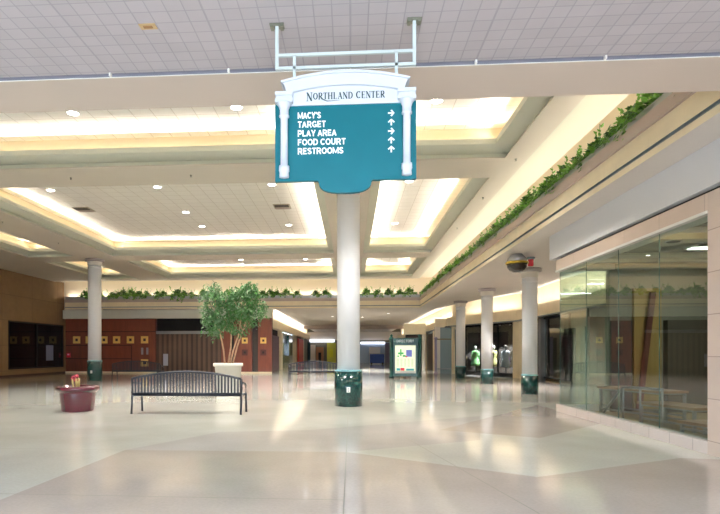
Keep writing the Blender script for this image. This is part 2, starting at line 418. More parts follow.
# ------------------------------------------------------------------ planter ledges
LP = [(4.67, 4.55), (4.67, 4.66), (4.72, 4.66), (4.72, 4.72), (4.67, 4.72), (4.67, 5.03), (4.62, 5.03), (4.62, 5.24), (4.74, 5.24), (4.74, 5.44), (4.78, 5.44), (4.78, 5.36), (5.62, 5.36), (5.62, 4.55)]
LM = [M_cream, M_groove, M_groove, M_groove, M_cream, M_rim, M_rim, M_rim, M_metal_liner, M_metal_liner, M_metal_liner, M_soil, M_cream, M_lowc]
b = MB()
for k in range(len(LP)):
    (x1, z1), (x2, z2) = LP[k], LP[(k+1) % len(LP)]
    dy1, dy2 = x1-4.67, x2-4.67
    b.quad([(x1, 6.6, z1), (x1, 37.3+dy1, z1), (x2, 37.3+dy2, z2), (x2, 6.6, z2)], LM[k])
struct(b, 'trim_1', 'cream planter ledge with taupe rim running above the right hand columns')
b = MB()
for k in range(len(LP)):
    (x1, z1), (x2, z2) = LP[k], LP[(k+1) % len(LP)]
    d1, d2 = x1-4.67, x2-4.67
    b.quad([(-20.2, 37.3+d1, z1), (4.67+d1, 37.3+d1, z1), (4.67+d2, 37.3+d2, z2), (-20.2, 37.3+d2, z2)], LM[k])
b.box(-20.24, -20.2, 37.28, 38.3, 4.55, 5.26, M_rim)
struct(b, 'trim_2', 'cream planter ledge with taupe rim across the back of the court')
b = MB(); b.box(XL, -5.6, 38.2, 38.5, 3.95, 4.56, mat('pale_green_white_paint', (216, 216, 204), .7)); struct(b, 'trim_3', 'pale fascia above the red brown panels')

# ------------------------------------------------------------------ low ceiling right and hall
EDGE = [(8.6, 14.4), (8.6, 27.0), (6.4, 36.0), (5.9, 39.0), (5.9, YF)]
WALL = [(10.0, 14.4), (10.0, 32.4), (7.8, 37.6), (7.2, 38.8), (7.2, YF)]
b = MB()
def flat(pts, z, m): b.quad([(x, y, z) for x, y in pts], m)
flat([(5.60, 6.6), (10.6, 6.6), (10.6, 14.4), (5.60, 14.4)], 4.55, M_lowc)
flat([(5.60, 14.4), EDGE[0], EDGE[1], (5.60, 27)], 4.55, M_lowc)
flat([(5.60, 27), EDGE[1], EDGE[2], (5.60, 36.0)], 4.55, M_lowc)
flat([(5.60, 36), EDGE[2], (6.15, 37.5), (5.60, 38.25)], 4.55, M_lowc)
flat([(-5.35, 38.25), (5.6, 38.25), (6.15, 37.5), EDGE[3], EDGE[4], (-5.35, YF)], 4.55, M_lowc)
flat([(-5.35, 38.2), (-5.35, YF), (-6.6, YF), (-6.6, 38.2)], 4.95, M_lowc)
b.quad([(-5.35, 38.2, 4.55), (-5.35, YF, 4.55), (-5.35, YF, 4.95), (-5.35, 38.2, 4.95)], M_lowc)
for (a, c), (p, q) in zip(zip(EDGE, EDGE[1:]), zip(WALL, WALL[1:])):
    b.quad([(*a, 4.95), (*c, 4.95), (*q, 4.95), (*p, 4.95)], M_lowc)
    b.quad([(*a, 4.55), (*c, 4.55), (*c, 4.95), (*a, 4.95)], M_lowc)
struct(b, 'ceiling', 'low ceiling with lit coves over the side aisle and the far hall')
def cove_line(p, q, z, side, power):
    p = Vector((*p, 0)); q = Vector((*q, 0)); d = q-p; L = d.length; c = (p+q)/2
    ang = math.atan2(d.y, d.x)
    l = area('cove_light', (c.x, c.y, z), L, .08, power*L, (1, .95, .86))
    l.rotation_euler = (R(180+side*20), 0, ang)
# ------------------------------------------------------------------ right aisle wall with its storefronts
def seg_box(mb, p, q, z0, z1, t, m, t0=0, t1=1, out=0):
    """slab along p->q, from fraction t0 to t1, thickness t to the left of travel, shifted by out"""
    p = Vector((*p, 0)); q = Vector((*q, 0)); d = (q-p); a = p+d*t0; c = p+d*t1; n = Vector((-d.y, d.x, 0)).normalized()
    a1, c1 = a+n*out, c+n*out; a2, c2 = a+n*(out+t), c+n*(out+t)
    A = [mb.bm.verts.new((v.x, v.y, z0)) for v in (a1, c1, c2, a2)]; B = [mb.bm.verts.new((v.x, v.y, z1)) for v in (a1, c1, c2, a2)]
    i = mb.mi(m)
    for f in ((A[3], A[2], A[1], A[0]), (B[0], B[1], B[2], B[3])): mb.bm.faces.new(f).material_index = i
    for k in range(4): mb.bm.faces.new((A[k], A[(k+1) % 4], B[(k+1) % 4], B[k])).material_index = i
for k, (p, q) in enumerate(zip(WALL, WALL[1:])):
    b = MB()
    seg_box(b, p, q, 3.9, 4.95, -.15, M_cream)             # upper wall behind the cove
    seg_box(b, p, q, 3.3, 3.92, .45, M_cream)              # header box
    seg_box(b, p, q, 3.30, 3.36, .50, M_groove)
    if k == 0:
        seg_box(b, p, q, 0, 3.4, -.15, M_sh_wall, 0, .62)
        seg_box(b, p, q, 0, 3.4, .3, M_cream, .93, 1)
        seg_box(b, p, q, 0, 3.4, .25, M_steel, .80, .82)
    elif k == 1:
        seg_box(b, p, q, 0, 3.4, .3, M_cream, 0, .10)
        seg_box(b, p, q, 0, .18, .1, M_black, .1, 1)
    elif k == 2:
        seg_box(b, p, q, 0, 3.4, .2, M_cream, 0, .25)
        seg_box(b, p, q, 0, 3.4, .2, M_cream, .85, 1)
    else:
        for t0 in (0.02, .16, .33, .5, .7, .9): seg_box(b, p, q, 0, 3.4, .3, M_cream, t0, t0+.03)
        seg_box(b, p, q, 0, 3.4, -.15, M_sh_wall, .3, 1)
    struct(b, 'wall_right', ['cream wall of the side aisle', 'cream header over the clothes shop window', 'cream wall at the hall corner', 'right hand wall of the far hall'][k])
    cove_line(p, q, 3.98, 1, 45) if False else None
for (p, q) in (((9.6, 15), (9.6, 32)), ((9.5, 32.6), (7.5, 37.3)), ((6.9, 39.5), (6.9, 78))):
    cove_line(p, q, 4.0, 0, 6)
cove_line((-5.95, 39.5), (-5.95, 78), 4.2, 0, 9)

# ------------------------------------------------------------------ walls
b = MB()
b.box(XL-.2, XL, YB, 31.95, 0, 6.6, M_brown); b.box(XL-.2, XL, 38.25, 38.6, 0, 6.6, M_brown)
b.box(XL-.2, XL, 31.95, 38.25, 3.43, 6.6, M_brown); b.box(XL-.2, XL, 31.95, 38.25, 0, .5, M_brown)
struct(b, 'wall_left', 'dark tan wall with seams at the left')
b = MB(); b.box(XL, XL+.04, YB, 38.5, 0, .12, M_wgroove); struct(b, 'baseboard_left')
# dark shop window in left wall
w = MB()
for y in (31.95, 34.95, 38.2): w.box(XL-.1, XL+.03, y-.05, y+.05, .5, 3.43, M_black)
w.box(XL-.1, XL+.03, 31.9, 38.25, .45, .55, M_black); w.box(XL-.1, XL+.03, 31.9, 38.25, 3.38, 3.46, M_black)
wo = struct(w, 'window_1', 'dark display window in the tan left wall')
w = MB(); w.box(XL-.06, XL-.05, 32, 38.2, .52, 3.4, glass_mat('smoked_window_glass', (.4, .44, .48), 1.5)); w.build('window_glass', wo)
w = MB(); w.box(XL-1.2, XL-1.1, 31.5, 38.6, 0, 3.8, mat('navy_shop_backing', (30, 34, 42), .7))
w.box(XL-1.1, XL-.2, 31.7, 31.8, 0, 3.8, M_black); w.box(XL-1.1, XL-.2, 38.45, 38.6, 0, 3.8, M_black); w.box(XL-1.1, XL-.2, 31.7, 38.6, 0, .1, M_black); w.box(XL-1.1, XL-.2, 31.7, 38.6, 3.6, 3.7, M_black)
w.build('window_recess', wo)
M_notice = mat('bluish_notice', (120, 130, 160), .6)
w = MB(); w.box(XL-.04, XL-.03, 36.1, 37.0, .95, 2.0, M_notice, bev=0); o = w.build('window_notice'); tag(o, 'pale blue paper notice taped inside the dark left window', 'notice')

# panelled wood wall at the back
b = MB()
b.box(XL, -14.05, 38.6, 38.8, .12, 3.98, M_wood)
for z in (3.02, 2.02, 1.05): b.box(XL, -15.9 if z < 2.5 else -14.05, 38.585, 38.61, z-.03, z+.03, M_wgroove)
b.box(-15.93, -15.87, 38.585, 38.61, .12, 2.02, M_wgroove)
b.box(-14.11, -14.05, 38.585, 38.61, .12, 3.98, M_wgroove)
b.box(-8.35, -7.05, 38.45, 38.8, .12, 3.98, M_wood)
b.box(-6.6, -5.62, 38.45, 38.8, .12, 3.98, M_wood)
b.box(-9.3, -8.5, 38.6, 38.8, 0, 3.98, M_wood)
b.box(-8.5, -8.35, 38.5, 38.8, 0, 3.98, M_black)
b.box(-7.05, -6.6, 38.7, 38.8, 0, 3.98, mat('smoked_mirror', (70, 62, 58), .15, .5))
b.box(XL, 5.8, 38.55, 38.8, 4.6, 6.7, M_paint)
b.box(XL, -5.62, 38.8, 38.95, 0, 4.6, M_black)
struct(b, 'wall_back', 'red brown panelled wall at the back of the court')
b = MB()
b.box(XL, -14.05, 38.52, 38.62, 0, .12, M_cream); b.box(-8.4, -5.6, 38.4, 38.5, 0, .12, M_cream)
struct(b, 'baseboard_back')
b = MB()
b.box(-14.05, -9.3, 38.62, 38.72, 0, 2.84, M_grille); go = struct(b, 'door_1', 'closed brown roller grille across the dark shop at the back')
b = MB(); b.box(-14.05, -9.3, 38.5, 38.75, 2.84, 3.05, M_steel); b.build('grille_housing', go)
b = MB(); b.box(-14.05, -9.3, 38.7, 38.78, 3.05, 3.98, M_black); b.build('dark_transom', go)
b = MB(); b.box(-13.55, -13.2, 38.59, 38.61, .55, 1.4, mat('white_notice', (170, 176, 196), .5)); tag(b.build('paper_notice'), 'white paper notice on the brown roller grille at the back', 'notice')

def plaque(x, z, s, y, label, in_m=M_darkin, face=M_gold, grp='gold squares on the back panels'):
    t = thing('square_plaque', label, 'wall plaque', (x, y, z), 0, grp)
    m = MB()
    h = s/2; q = s*.19
    for (x0, x1, z0, z1) in ((-h, h, q, h), (-h, h, -h, -q), (-h, -q, -q, q), (q, h, -q, q)): m.box(x0, x1, -.05, 0, z0, z1, face)
    for e in (-h, h-.02): m.box(e, e+.02, -.065, -.0, -h, h, face); m.box(-h, h, -.065, 0, e, e+.02, face)
    m.build('gold_frame' if face is M_gold else 'red_frame', t)
    m = MB(); m.box(-q, q, -.03, 0, -q, q, in_m); m.build('dark_centre', t)
names = ['leftmost of the row', 'second, left of the far column', 'third, right of the far column', 'third from the right end',
         'second from the right end', 'right end, directly above the lone lower square']
for k, x in enumerate((-20.0, -19.05, -17.95, -17.0, -15.97, -14.92)):
    plaque(x, 2.42, .52, 38.6, 'gold square plaque on red brown wall, '+names[k])
plaque(-14.92, .75, .52, 38.6, 'lone lower gold square plaque near the floor beside the roller grille')
plaque(-7.55, 2.35, .42, 38.45, 'small gold square plaque on wood pier right of the tree, left of the pair')
plaque(-6.22, 2.35, .42, 38.45, 'small gold square plaque on wood pier by the hall entrance, right of the pair')
M_dred = mat('dark_red_tile', (70, 24, 20), .5)
plaque(-7.55, 1.5, .42, 38.45, 'dark red square plaque low on wood pier right of the tree, left of the pair', M_black, M_dred, 'dark red squares on the piers')
plaque(-6.22, 1.5, .42, 38.45, 'dark red square plaque low on wood pier by the hall entrance, right of the pair', M_black, M_dred, 'dark red squares on the piers')
t = thing('fire_alarm', 'small red alarm box on the red brown wall left of the far column', 'fire alarm', (-20.6, 38.6, 1.3))
m = MB(); m.box(-.13, .13, -.08, 0, -.16, .16, mat('alarm_red', (220, 30, 60), .3), bev=.01); m.build('housing', t)
m = MB(); m.box(-.07, .07, -.095, -.08, .0, .1, mat('alarm_lens', (250, 190, 210), .2)); m.build('lens', t)
for k, x in enumerate((-15.1, -14.72)):
    m = MB(); m.box(x-.08, x+.08, 38.55, 38.6, 1.35, 1.85, M_steel, bev=.02)
    tag(m.build('door_push_plate'), ('left' if k == 0 else 'right')+' one of two grey upright plates on the red brown wall', 'wall plate', 'grey plates on the back wall')
if 0: m = MB(); m.box(-8.3, -7.1, 38.43, 38.45, 3.55, 3.68, mat('pier_light_strip', (230, 220, 200), .3)); 
pass

# wall behind the photographer
b = MB()
b.box(XL, -4.0, YB-.2, YB, 0, 5.2, M_band); b.box(4.0, 10.6, YB-.2, YB, 0, 5.2, M_band); b.box(-4.0, 4.0, YB-.2, YB, 3.8, 5.2, M_band)
for x in (-3.95, -1.98, 0, 1.98, 3.95): b.box(x-.05, x+.05, YB-.15, YB, 0, 3.8, M_steel)
struct(b, 'wall_front', 'entrance wall with glazed doors behind the photographer')

b = MB(); b.box(XL-1.5, 13.2, 5.0, YF+.4, 7.5, 7.6, M_band); b.box(XL-1.5, 13.2, 5.0, 5.1, 4.6, 7.6, M_band); struct(b, 'roof', 'plain roof slab added unseen over the ceilings to keep sky light out')  # unseen cover added so world light cannot leak past the ceilings
b = MB(); b.box(13, 13.2, YB, YF+.4, 0, 7.6, M_band); struct(b, 'wall_leak_block_right')  # unseen shell wall added to stop light leaking in from the right
b = MB(); b.box(10.6, 10.7, YB, 2.8, 0, 4.7, M_band); b.box(10.6, 10.7, 2.8, 14.4, 3.95, 4.7, M_band); struct(b, 'wall_right_court')
b = MB(); b.box(XL-1.5, XL-1.3, YB, YF+.4, 0, 7.6, M_band); b.box(XL-.2, XL, 5, 38.5, 6.55, 7.6, M_band); struct(b, 'wall_leak_block_left')  # unseen shell wall added to stop light leaking in from the left
# ------------------------------------------------------------------ far hall
b = MB()
b.box(-6.6, -6.4, 38.8, YF, 3.9, 4.95, M_cream); b.box(-6.4, -5.95, 39, YF, 3.4, 4.05, M_cream)
for y0, y1 in ((38.8, 39.6), (41.2, 42.0), (47.5, 48.6), (60, 61), (70, 71)): b.box(-6.5, -6.1, y0, y1, 0, 3.5, M_cream)
b.box(-6.6, -6.45, 61, YF, 0, 3.9, M_sh_wall)
struct(b, 'wall_hall_left', 'cream piers and header along the left of the far hall')
b = MB(); b.box(-6.4, -6.3, 42, 47.5, 0, 2.9, mat('plum_shutter', (74, 50, 66), .5)); b.box(-6.5, -6.42, 39.6, 47.5, 0, 3.5, M_black); struct(b, 'door_2', 'plum coloured closed shutter at the start of the far hall')
b = MB(); b.box(-6.5, -6.45, 48.6, 60, 0, 3.4, mat('teal_shop_glass', (128, 158, 166), .12, spec=.8)); struct(b, 'window_2', 'pale teal shop glass on the left of the far hall')
b = MB(); b.box(-6.1, -5.95, 62, 68, .1, 3.1, mat('red_banner', (188, 52, 40), .5)); tag(b.build('shop_banner'), 'red shop front panel on the left of the far hall', 'panel')
b = MB(); b.box(-6.44, -6.2, 54.5, 57.5, 1.2, 3.2, M_green_marble); tag(b.build('shop_sign_panel'), 'dark green panel beside the pale teal shop glass', 'panel')
# end of the hall
b = MB(); b.box(-7, 12, YF, YF+.2, 0, 5, M_sh_wall); b.box(-6.4, 7.2, YF-.3, YF, 3.3, 4.5, M_lowc); struct(b, 'wall_hall_end', 'end wall of the far hall')
b = MB(); b.box(-5.3, 5.9, 61, 61.6, 4.15, 4.56, M_rim); struct(b, 'trim_4', 'dropped bulkhead across the far hall')
def endshop(x0, x1, z1, m, name, label, cat='shopfront', y=YF-.5, z0=0):
    q = MB(); q.box(x0, x1, y, y+.3, z0, z1, m, bev=.02); return tag(q.build(name), label, cat)
endshop(-6.3, -5.2, 2.6, mat('white_panel', (222, 214, 206), .5), 'shop_display', 'white panel at the far end of the hall beside red banner', 'panel')
endshop(-5.1, -4.0, 2.3, mat('tan_door', (170, 120, 84), .5), 'shop_display', 'tan door panel at the far end of the hall', 'panel')
endshop(-3.5, -2.2, 2.9, mat('yellow_green_display', (190, 190, 70), .5), 'shop_display', 'yellow green display at the far end of the hall', 'panel')
endshop(-1.9, -.4, 2.7, mat('pale_blue_panel', (176, 192, 210), .4), 'shop_display', 'pale blue panel at the far end of the hall behind central column', 'panel')
endshop(.9, 5.6, 3.0, mat('blue_white_shop', (150, 170, 196), .35), 'shop_display', 'bluish white shop front at the far end of the hall', 'panel')
M_lb = emit('shop_light_box', (236, 240, 250), 1.1)
b = MB(); b.box(-6.0, -2.4, YF-.7, YF-.55, 3.0, 3.4, M_lb); tag(b.build('shop_light_box'), 'white lit sign box at the far end of the hall, left of the central column', 'light box')
b = MB(); b.box(1.4, 4.9, YF-.75, YF-.4, 2.72, 3.05, M_lb); tag(b.build('shop_light_box'), 'white lit sign box at the far end of the hall, right of the central column', 'light box')
endshop(-6.3, -5.9, 3.0, M_ink, 'shop_display', 'narrow dark green panel at the far end of the hall, leftmost', 'panel', YF-.9)
endshop(-4.7, -4.3, 1.5, M_black, 'shop_display', 'small black stand before the tan door panel in the far hall', 'panel', YF-1.5)
endshop(-3.1, -2.6, 2.0, mat('lime_poster', (206, 206, 40), .5), 'shop_display', 'small bright lime poster on the yellow green display in the far hall', 'panel', YF-.6, .8)
endshop(2.6, 4.2, 2.3, mat('white_shelf', (220, 224, 232), .4), 'shop_display', 'white shelf unit behind the small blue cart in the far hall', 'panel', YF-1.2)
endshop(4.9, 5.6, 2.9, mat('grey_violet_panel', (96, 92, 120), .4), 'shop_display', 'grey violet panel at the far end of the hall, rightmost', 'panel', YF-.9)
M_kblue = mat('blue_kiosk', (24, 70, 160), .4)
t = thing('vending_cart', 'small blue cart standing at the far end of the hall', 'cart', (3.3, 70, 0))
m = MB(); m.box(-.9, .9, -.5, .5, .12, 1.3, M_kblue, bev=.04); m.build('body', t)
m = MB(); m.box(-1.0, 1.0, -.6, .6, 1.3, 1.38, M_steel); m.build('counter_top', t)
for sx in (-1, 1):
    m = MB(); m.tube([(sx*.7, -.56, .12), (sx*.7, -.48, .12)], .12, M_black, 14); m.build('wheel', t)
t = thing('bollard_seat', 'dark low round bin on the hall floor beyond the kiosk', 'bin', (5.6, 58, 0))
m = MB(); m.lathe([(.3, 0), (.34, .1), (.34, .85), (.3, .9)], M_ink, n=20); m.build('body', t)
m = MB(); m.lathe([(.36, .9), (.36, .96), (.2, 1.02)], M_black, n=20); m.build('lid', t)

# ------------------------------------------------------------------ right aisle shops
# clothes shop window (second wall segment)
def shopwin(p, q, t0, t1, label, name='window_3', back=2.2, gm=M_dglass, bars=3, backm=M_black):
    g = MB(); seg_box(g, p, q, .18, .26, .1, M_black, t0, t1); seg_box(g, p, q, 3.2, 3.34, .1, M_black, t0, t1)
    for k in range(bars+1):
        f = t0+(t1-t0)*k/bars; seg_box(g, p, q, .18, 3.3, .08, M_black, max(t0, f-.006), min(t1, f+.006))
    o = struct(g, name, label)
    g = MB(); seg_box(g, p, q, .2, 3.3, .01, gm, t0, t1, out=.03); g.build('window_glass', o)
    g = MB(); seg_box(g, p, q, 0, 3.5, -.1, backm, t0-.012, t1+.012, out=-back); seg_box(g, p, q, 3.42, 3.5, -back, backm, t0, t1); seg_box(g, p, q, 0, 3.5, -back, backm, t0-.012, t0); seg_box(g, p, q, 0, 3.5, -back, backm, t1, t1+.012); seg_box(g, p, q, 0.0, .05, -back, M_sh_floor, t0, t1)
    g.build('window_recess', o)
    return o
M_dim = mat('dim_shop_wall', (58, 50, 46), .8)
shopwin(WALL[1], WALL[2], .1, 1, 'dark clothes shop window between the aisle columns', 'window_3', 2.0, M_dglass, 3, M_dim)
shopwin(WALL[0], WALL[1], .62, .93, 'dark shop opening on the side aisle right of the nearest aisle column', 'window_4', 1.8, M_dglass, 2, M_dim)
M_lglass = mat('pale_shop_glass', (130, 148, 152), .1, spec=.8)
b = MB(); seg_box(b, WALL[2], WALL[3], 0, 3.1, .05, M_lglass, .25, .85); seg_box(b, WALL[2], WALL[3], 0, 3.3, .1, M_steel, .5, .53); struct(b, 'window_5', 'pale teal shop glass left of the clothes shop')
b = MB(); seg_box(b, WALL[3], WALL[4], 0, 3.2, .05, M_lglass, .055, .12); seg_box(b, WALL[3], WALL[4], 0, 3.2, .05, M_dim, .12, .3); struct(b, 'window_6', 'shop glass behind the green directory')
# pale partition wings flanking the clothes shop
b = MB(); b.box(6.0, 7.3, 39.6, 39.75, 0, 3.35, M_lglass); b.box(6.0, 6.35, 39.4, 39.6, 0, 3.35, M_colw); b.box(6.0, 7.6, 39.45, 39.6, 3.3, 3.9, M_cream)
struct(b, 'window_7', 'grey green glass panel left of the furthest aisle column')
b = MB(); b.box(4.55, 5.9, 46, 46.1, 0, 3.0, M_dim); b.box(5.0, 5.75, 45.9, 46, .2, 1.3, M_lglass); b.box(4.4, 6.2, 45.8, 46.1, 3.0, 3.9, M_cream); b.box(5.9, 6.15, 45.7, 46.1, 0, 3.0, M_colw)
struct(b, 'door_3', 'dark doorway behind the green directory')

t = thing('security_gate', 'low gate of gold and steel rails before the grey green glass panel', 'gate', (6.6, 39.0, 0))
for sx, wd in ((-.62, .14), (.58, .09)):
    m = MB(); m.lathe([(wd, 0), (wd, .1), (wd*.7, .14), (wd*.7, 2.45), (wd, 2.5), (wd*.6, 2.6)], mat('gate_post_%d' % int(wd*100), (150, 144, 168) if sx < 0 else (40, 36, 36), .4), (sx, 0, 0), 20); m.build('post', t)
m = MB(); m.tube([(-.6, 0, 2.44), (.9, 0, 2.44)], .035, mat('brass_rail', (196, 170, 110), .25, .7), 10); m.build('top_rail', t)
m = MB(); m.tube([(-.6, 0, .34), (.9, 0, .34)], .03, M_steel, 10); m.build('bottom_rail', t)
def mannequin(x, y, rz, cloth, label, z=.05):
    t = thing('mannequin', label, 'mannequin', (x, y, z), rz, 'clothed mannequins in the dark window')
    m = MB(); m.lathe([(.22, 0), (.22, .02), (.03, .04), (.025, .6)], M_steel, n=16); m.build('stand', t)
    m = MB(); m.lathe([(.30, .55), (.27, .8), (.2, 1.05), (.17, 1.15), (.2, 1.3), (.23, 1.45), (.2, 1.55), (.06, 1.6)], cloth, n=20); m.build('dress', t)
    m = MB()
    for s in (-1, 1): m.tube([(s*.2, 0, 1.5), (s*.27, .02, 1.25), (s*.28, -.05, .95)], [.06, .05, .035], cloth)
    m.build('sleeves', t)
    m = MB(); m.lathe([(.05, 1.58), (.05, 1.66), (.09, 1.72), (.10, 1.8), (.08, 1.88), (.03, 1.92)], M_colw, n=16); m.build('head', t)
G1 = mat('mint_cloth', (120, 170, 110), .9); G2 = mat('cream_cloth', (214, 204, 180), .9); G3 = mat('white_cloth', (224, 226, 232), .9); G4 = mat('plum_cloth', (96, 40, 92), .9); G5 = mat('pale_yellow_cloth', (206, 196, 130), .9); G6 = mat('rust_cloth', (120, 52, 36), .9)
mannequin(8.35, 37.3, .3, G1, 'mint green dress on a mannequin beside the furthest aisle column')
mannequin(9.1, 35.6, .2, G5, 'pale yellow outfit on a mannequin right of the middle aisle column')
mannequin(9.6, 34.6, .2, G3, 'white outfit on a mannequin in the dark clothes window')
mannequin(9.95, 33.9, .2, G2, 'cream outfit on a mannequin, rightmost in the dark clothes window')
def rack(x, y, rz, cols, label):
    t = thing('garment_rack', label, 'garment rack', (x, y, .05), rz, 'garment racks in the dark window')
    m = MB()
    m.tube([(-.7, 0, 0), (-.7, 0, 1.5), (.7, 0, 1.5), (.7, 0, 0)], .02, M_steel)
    for s in (-.7, .7): m.tube([(s, -.25, .02), (s, .25, .02)], .02, M_steel)
    m.build('rail_frame', t)
    for k in range(9):
        xx = -.6+k*.15; c = cols[k % len(cols)]
        g = thing('hung_garment', None, None)
        bpy.data.objects.remove(g)
        m = MB(); m.prism([(-.22, .5), (.22, .5), (.2, 1.3), (.04, 1.44), (-.04, 1.44), (-.2, 1.3)], xx-.03, xx+.03, c, 'YZ')
        h = m.build('garment'); h.parent = t
rack(8.9, 37.6, -1.1, [G4, G6, M_black], 'rack of plum and rust garments behind the mint dress')
rack(10.3, 35.0, -1.1, [G3, G2, G4], 'rack of white and plum garments behind the pale outfits')
for k, (x, y) in enumerate(((8.6, 36.6), (9.1, 35.7), (9.5, 34.8))):
    l = bpy.data.lights.new('shop_spot', 'SPOT'); l.energy = 900; l.spot_size = R(80); l.shadow_soft_size = .05
    o = bpy.data.objects.new('shop_spot', l); COL.objects.link(o); o.location = (x+.5, y+.3, 3.15)
    t = thing('track_spotlight', ['small white track spotlight, leftmost inside the clothes window', 'small white track spotlight, middle one inside the clothes window', 'small white track spotlight, rightmost inside the clothes window'][k], 'spotlight', (x+.5, y+.3, 3.42), 0, 'track spotlights in the clothes window')
    m = MB(); m.lathe([(.03, 0), (.03, -.06)], M_black, n=12); m.build('mount', t)
    m = MB(); m.lathe([(.07, -.2), (.07, -.06), (.03, -.05)], M_trimw, n=16); m.build('housing', t)

# ------------------------------------------------------------------ right storefront (glass, curb, header, fascia, marble pier)
b = MB()
b.box(5.26, 5.6, 8.43, 14.4, 3.58, 3.86, M_hdr); b.box(5.245, 5.6, 8.43, 14.42, 3.555, 3.60, M_trimw)
b.box(5.34, 5.6, -3, 14.3, 3.86, 3.93, M_black); b.box(5.6, 6.6, 14.12, 14.38, 3.86, 3.93, M_black); b.box(5.60, 6.6, 14.12, 14.4, 3.58, 3.86, M_hdr)
b.box(5.22, 5.7, -3, 14.75, 3.92, 4.55, M_fascia)
b.box(5.70, 10.0, 14.42, 14.75, 3.92, 4.55, M_fascia)
struct(b, 'wall_right_header', 'white fascia and rose marble header over the glass storefront')
b = MB(); b.box(5.26, 5.6, -3, 8.43, 0, 3.86, M_marble); struct(b, 'wall_right_pier', 'rose marble pier at the right edge')
b = MB(); b.box(5.26, 5.46, 8.43, 14.4, 0, .18, M_marblec); b.box(5.46, 6.5, 14.2, 14.4, 0, .18, M_marblec); struct(b, 'trim_5', 'low rose marble curb under the storefront glass')
b = MB()
for y in (8.45, 9.85, 11.30, 12.80, 14.36): b.box(5.342, 5.354, y-.006, y+.006, .18, 3.58, M_gedge)
wo = struct(b, 'window_8', 'large frameless storefront glass on the right')
ys = [8.45, 9.85, 11.30, 12.80, 14.36]
for a, c in zip(ys, ys[1:]):
    b = MB(); b.box(5.342, 5.354, a+.006, c-.006, .18, 3.58, M_glass); b.build('glass_pane', wo)
b = MB(); b.box(5.36, 6.5, 14.35, 14.362, .18, 3.58, M_glass); b.build('glass_return_pane', wo)
# shop interior
b = MB(); b.box(5.6, 11.2, 3, 14.4, -.0, .02, M_sh_floor); b.box(5.46, 5.6, 8.43, 14.2, 0, .02, M_sh_floor); struct(b, 'floor_shop')
b = MB(); b.box(6.5, 11.2, 14.2, 14.4, 0, 3.9, M_sh_wall); b.box(11.2, 11.4, 3, 14.4, 0, 3.9, M_sh_wall); b.box(5.6, 11.2, 2.8, 3, 0, 3.9, M_sh_wall)
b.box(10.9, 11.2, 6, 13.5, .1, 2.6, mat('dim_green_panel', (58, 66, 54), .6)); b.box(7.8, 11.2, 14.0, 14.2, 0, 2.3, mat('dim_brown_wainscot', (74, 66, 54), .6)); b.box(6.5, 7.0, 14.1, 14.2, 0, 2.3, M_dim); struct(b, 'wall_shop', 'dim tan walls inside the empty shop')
b = MB(); b.box(5.6, 11.2, 3, 14.2, 3.72, 3.8, M_sh_ceil)
for y in (10.0, 12.6): b.box(5.6, 11.2, y, y+.5, 3.6, 3.73, M_cream)
struct(b, 'ceiling_shop')
b = MB(); b.box(7.05, 7.7, 14.1, 14.2, .1, 3.1, mat('mustard_panel', (150, 122, 62), .6)); tag(b.build('wall_panel'), 'tall mustard panel inside the glass storefront', 'panel')
b = MB(); b.prism([(7.05, .1), (7.17, .1), (7.5, 3.0), (7.38, 3.0)], 13.95, 14.03, mat('dark_board', (92, 44, 32), .5)); tag(b.build('leaning_board'), 'red brown board leaning by the mustard panel', 'board')
shopdl = [(5.95, 9.6), (6.4, 11.3), (7.2, 11.6), (7.0, 13.2), (7.4, 13.6), (5.9, 12.4), (7.9, 12.3)]
for k, (x, y) in enumerate(shopdl):
    t = thing('recessed_speaker', 'dark round recessed fitting in the shop ceiling behind glass, number %s from the near corner' % ['one', 'two', 'three', 'four', 'five', 'six', 'seven'][k], 'ceiling fitting', (x, y, 3.72), 0, 'dark round fittings in the shop ceiling')
    m = MB(); m.lathe([(.15, -.02), (.15, 0), (.12, .0)], M_steel, n=20); m.build('ring', t)
    m = MB(); m.lathe([(.12, -.025), (.12, -.01)], M_black, n=20); m.build('dark_disc', t)
for k, (x, y) in enumerate(((7.7, 11.95), (7.9, 13.4))):
    t = thing('ceiling_light_panel', ['white lit ceiling panel deep inside the shop near the marble pier', 'white lit ceiling panel at the far end inside the shop'][k], 'ceiling light', (x, y, 3.72), 0, 'lit panels in the shop ceiling')
    m = MB(); m.box(-.62, .62, -.17, .17, -.03, 0, M_trimw); m.build('frame', t)
    m = MB(); m.box(-.58, .58, -.13, .13, -.04, -.03, emit('panel_lens', (255, 250, 235), 3.5)); m.build('diffuser', t)
for x, y in ((7.7, 6.5), (7.7, 9.2), (7.7, 11.9)):
    area('shop_light', (x, y, 3.55), 1.2, .34, 26, (1, .96, .88))
def display_table(x, y, rz, L, W, H, label, yellow=False):
    t = thing('display_table', label, 'display table', (x, y, .02), rz, 'low display tables in the empty shop')
    m = MB(); m.box(-L/2, L/2, -W/2, W/2, H-.05, H, M_table, bev=.008); m.build('table_top', t)
    m = MB()
    for s in (-1, 1): m.box(-L/2+.05, L/2-.05, s*(W/2-.05)-.015, s*(W/2-.05)+.015, .1, .14, M_steel)
    m.box(-L/2+.05, L/2-.05, -W/2+.04, W/2-.04, H-.08, H-.05, M_steel); m.build('lower_rail', t)
    for sx in (-1, 1):
        for sy in (-1, 1):
            m = MB(); m.box(sx*(L/2-.06)-.025, sx*(L/2-.06)+.025, sy*(W/2-.06)-.025, sy*(W/2-.06)+.025, 0, H-.06, M_steel); m.build('leg', t)
    return t
display_table(6.6, 12.95, R(-74), 1.9, .7, .66, 'tallest of three stepped low display tables behind the storefront glass')
display_table(6.45, 11.2, R(-76), 1.4, .7, .46, 'middle height low display table behind the storefront glass')
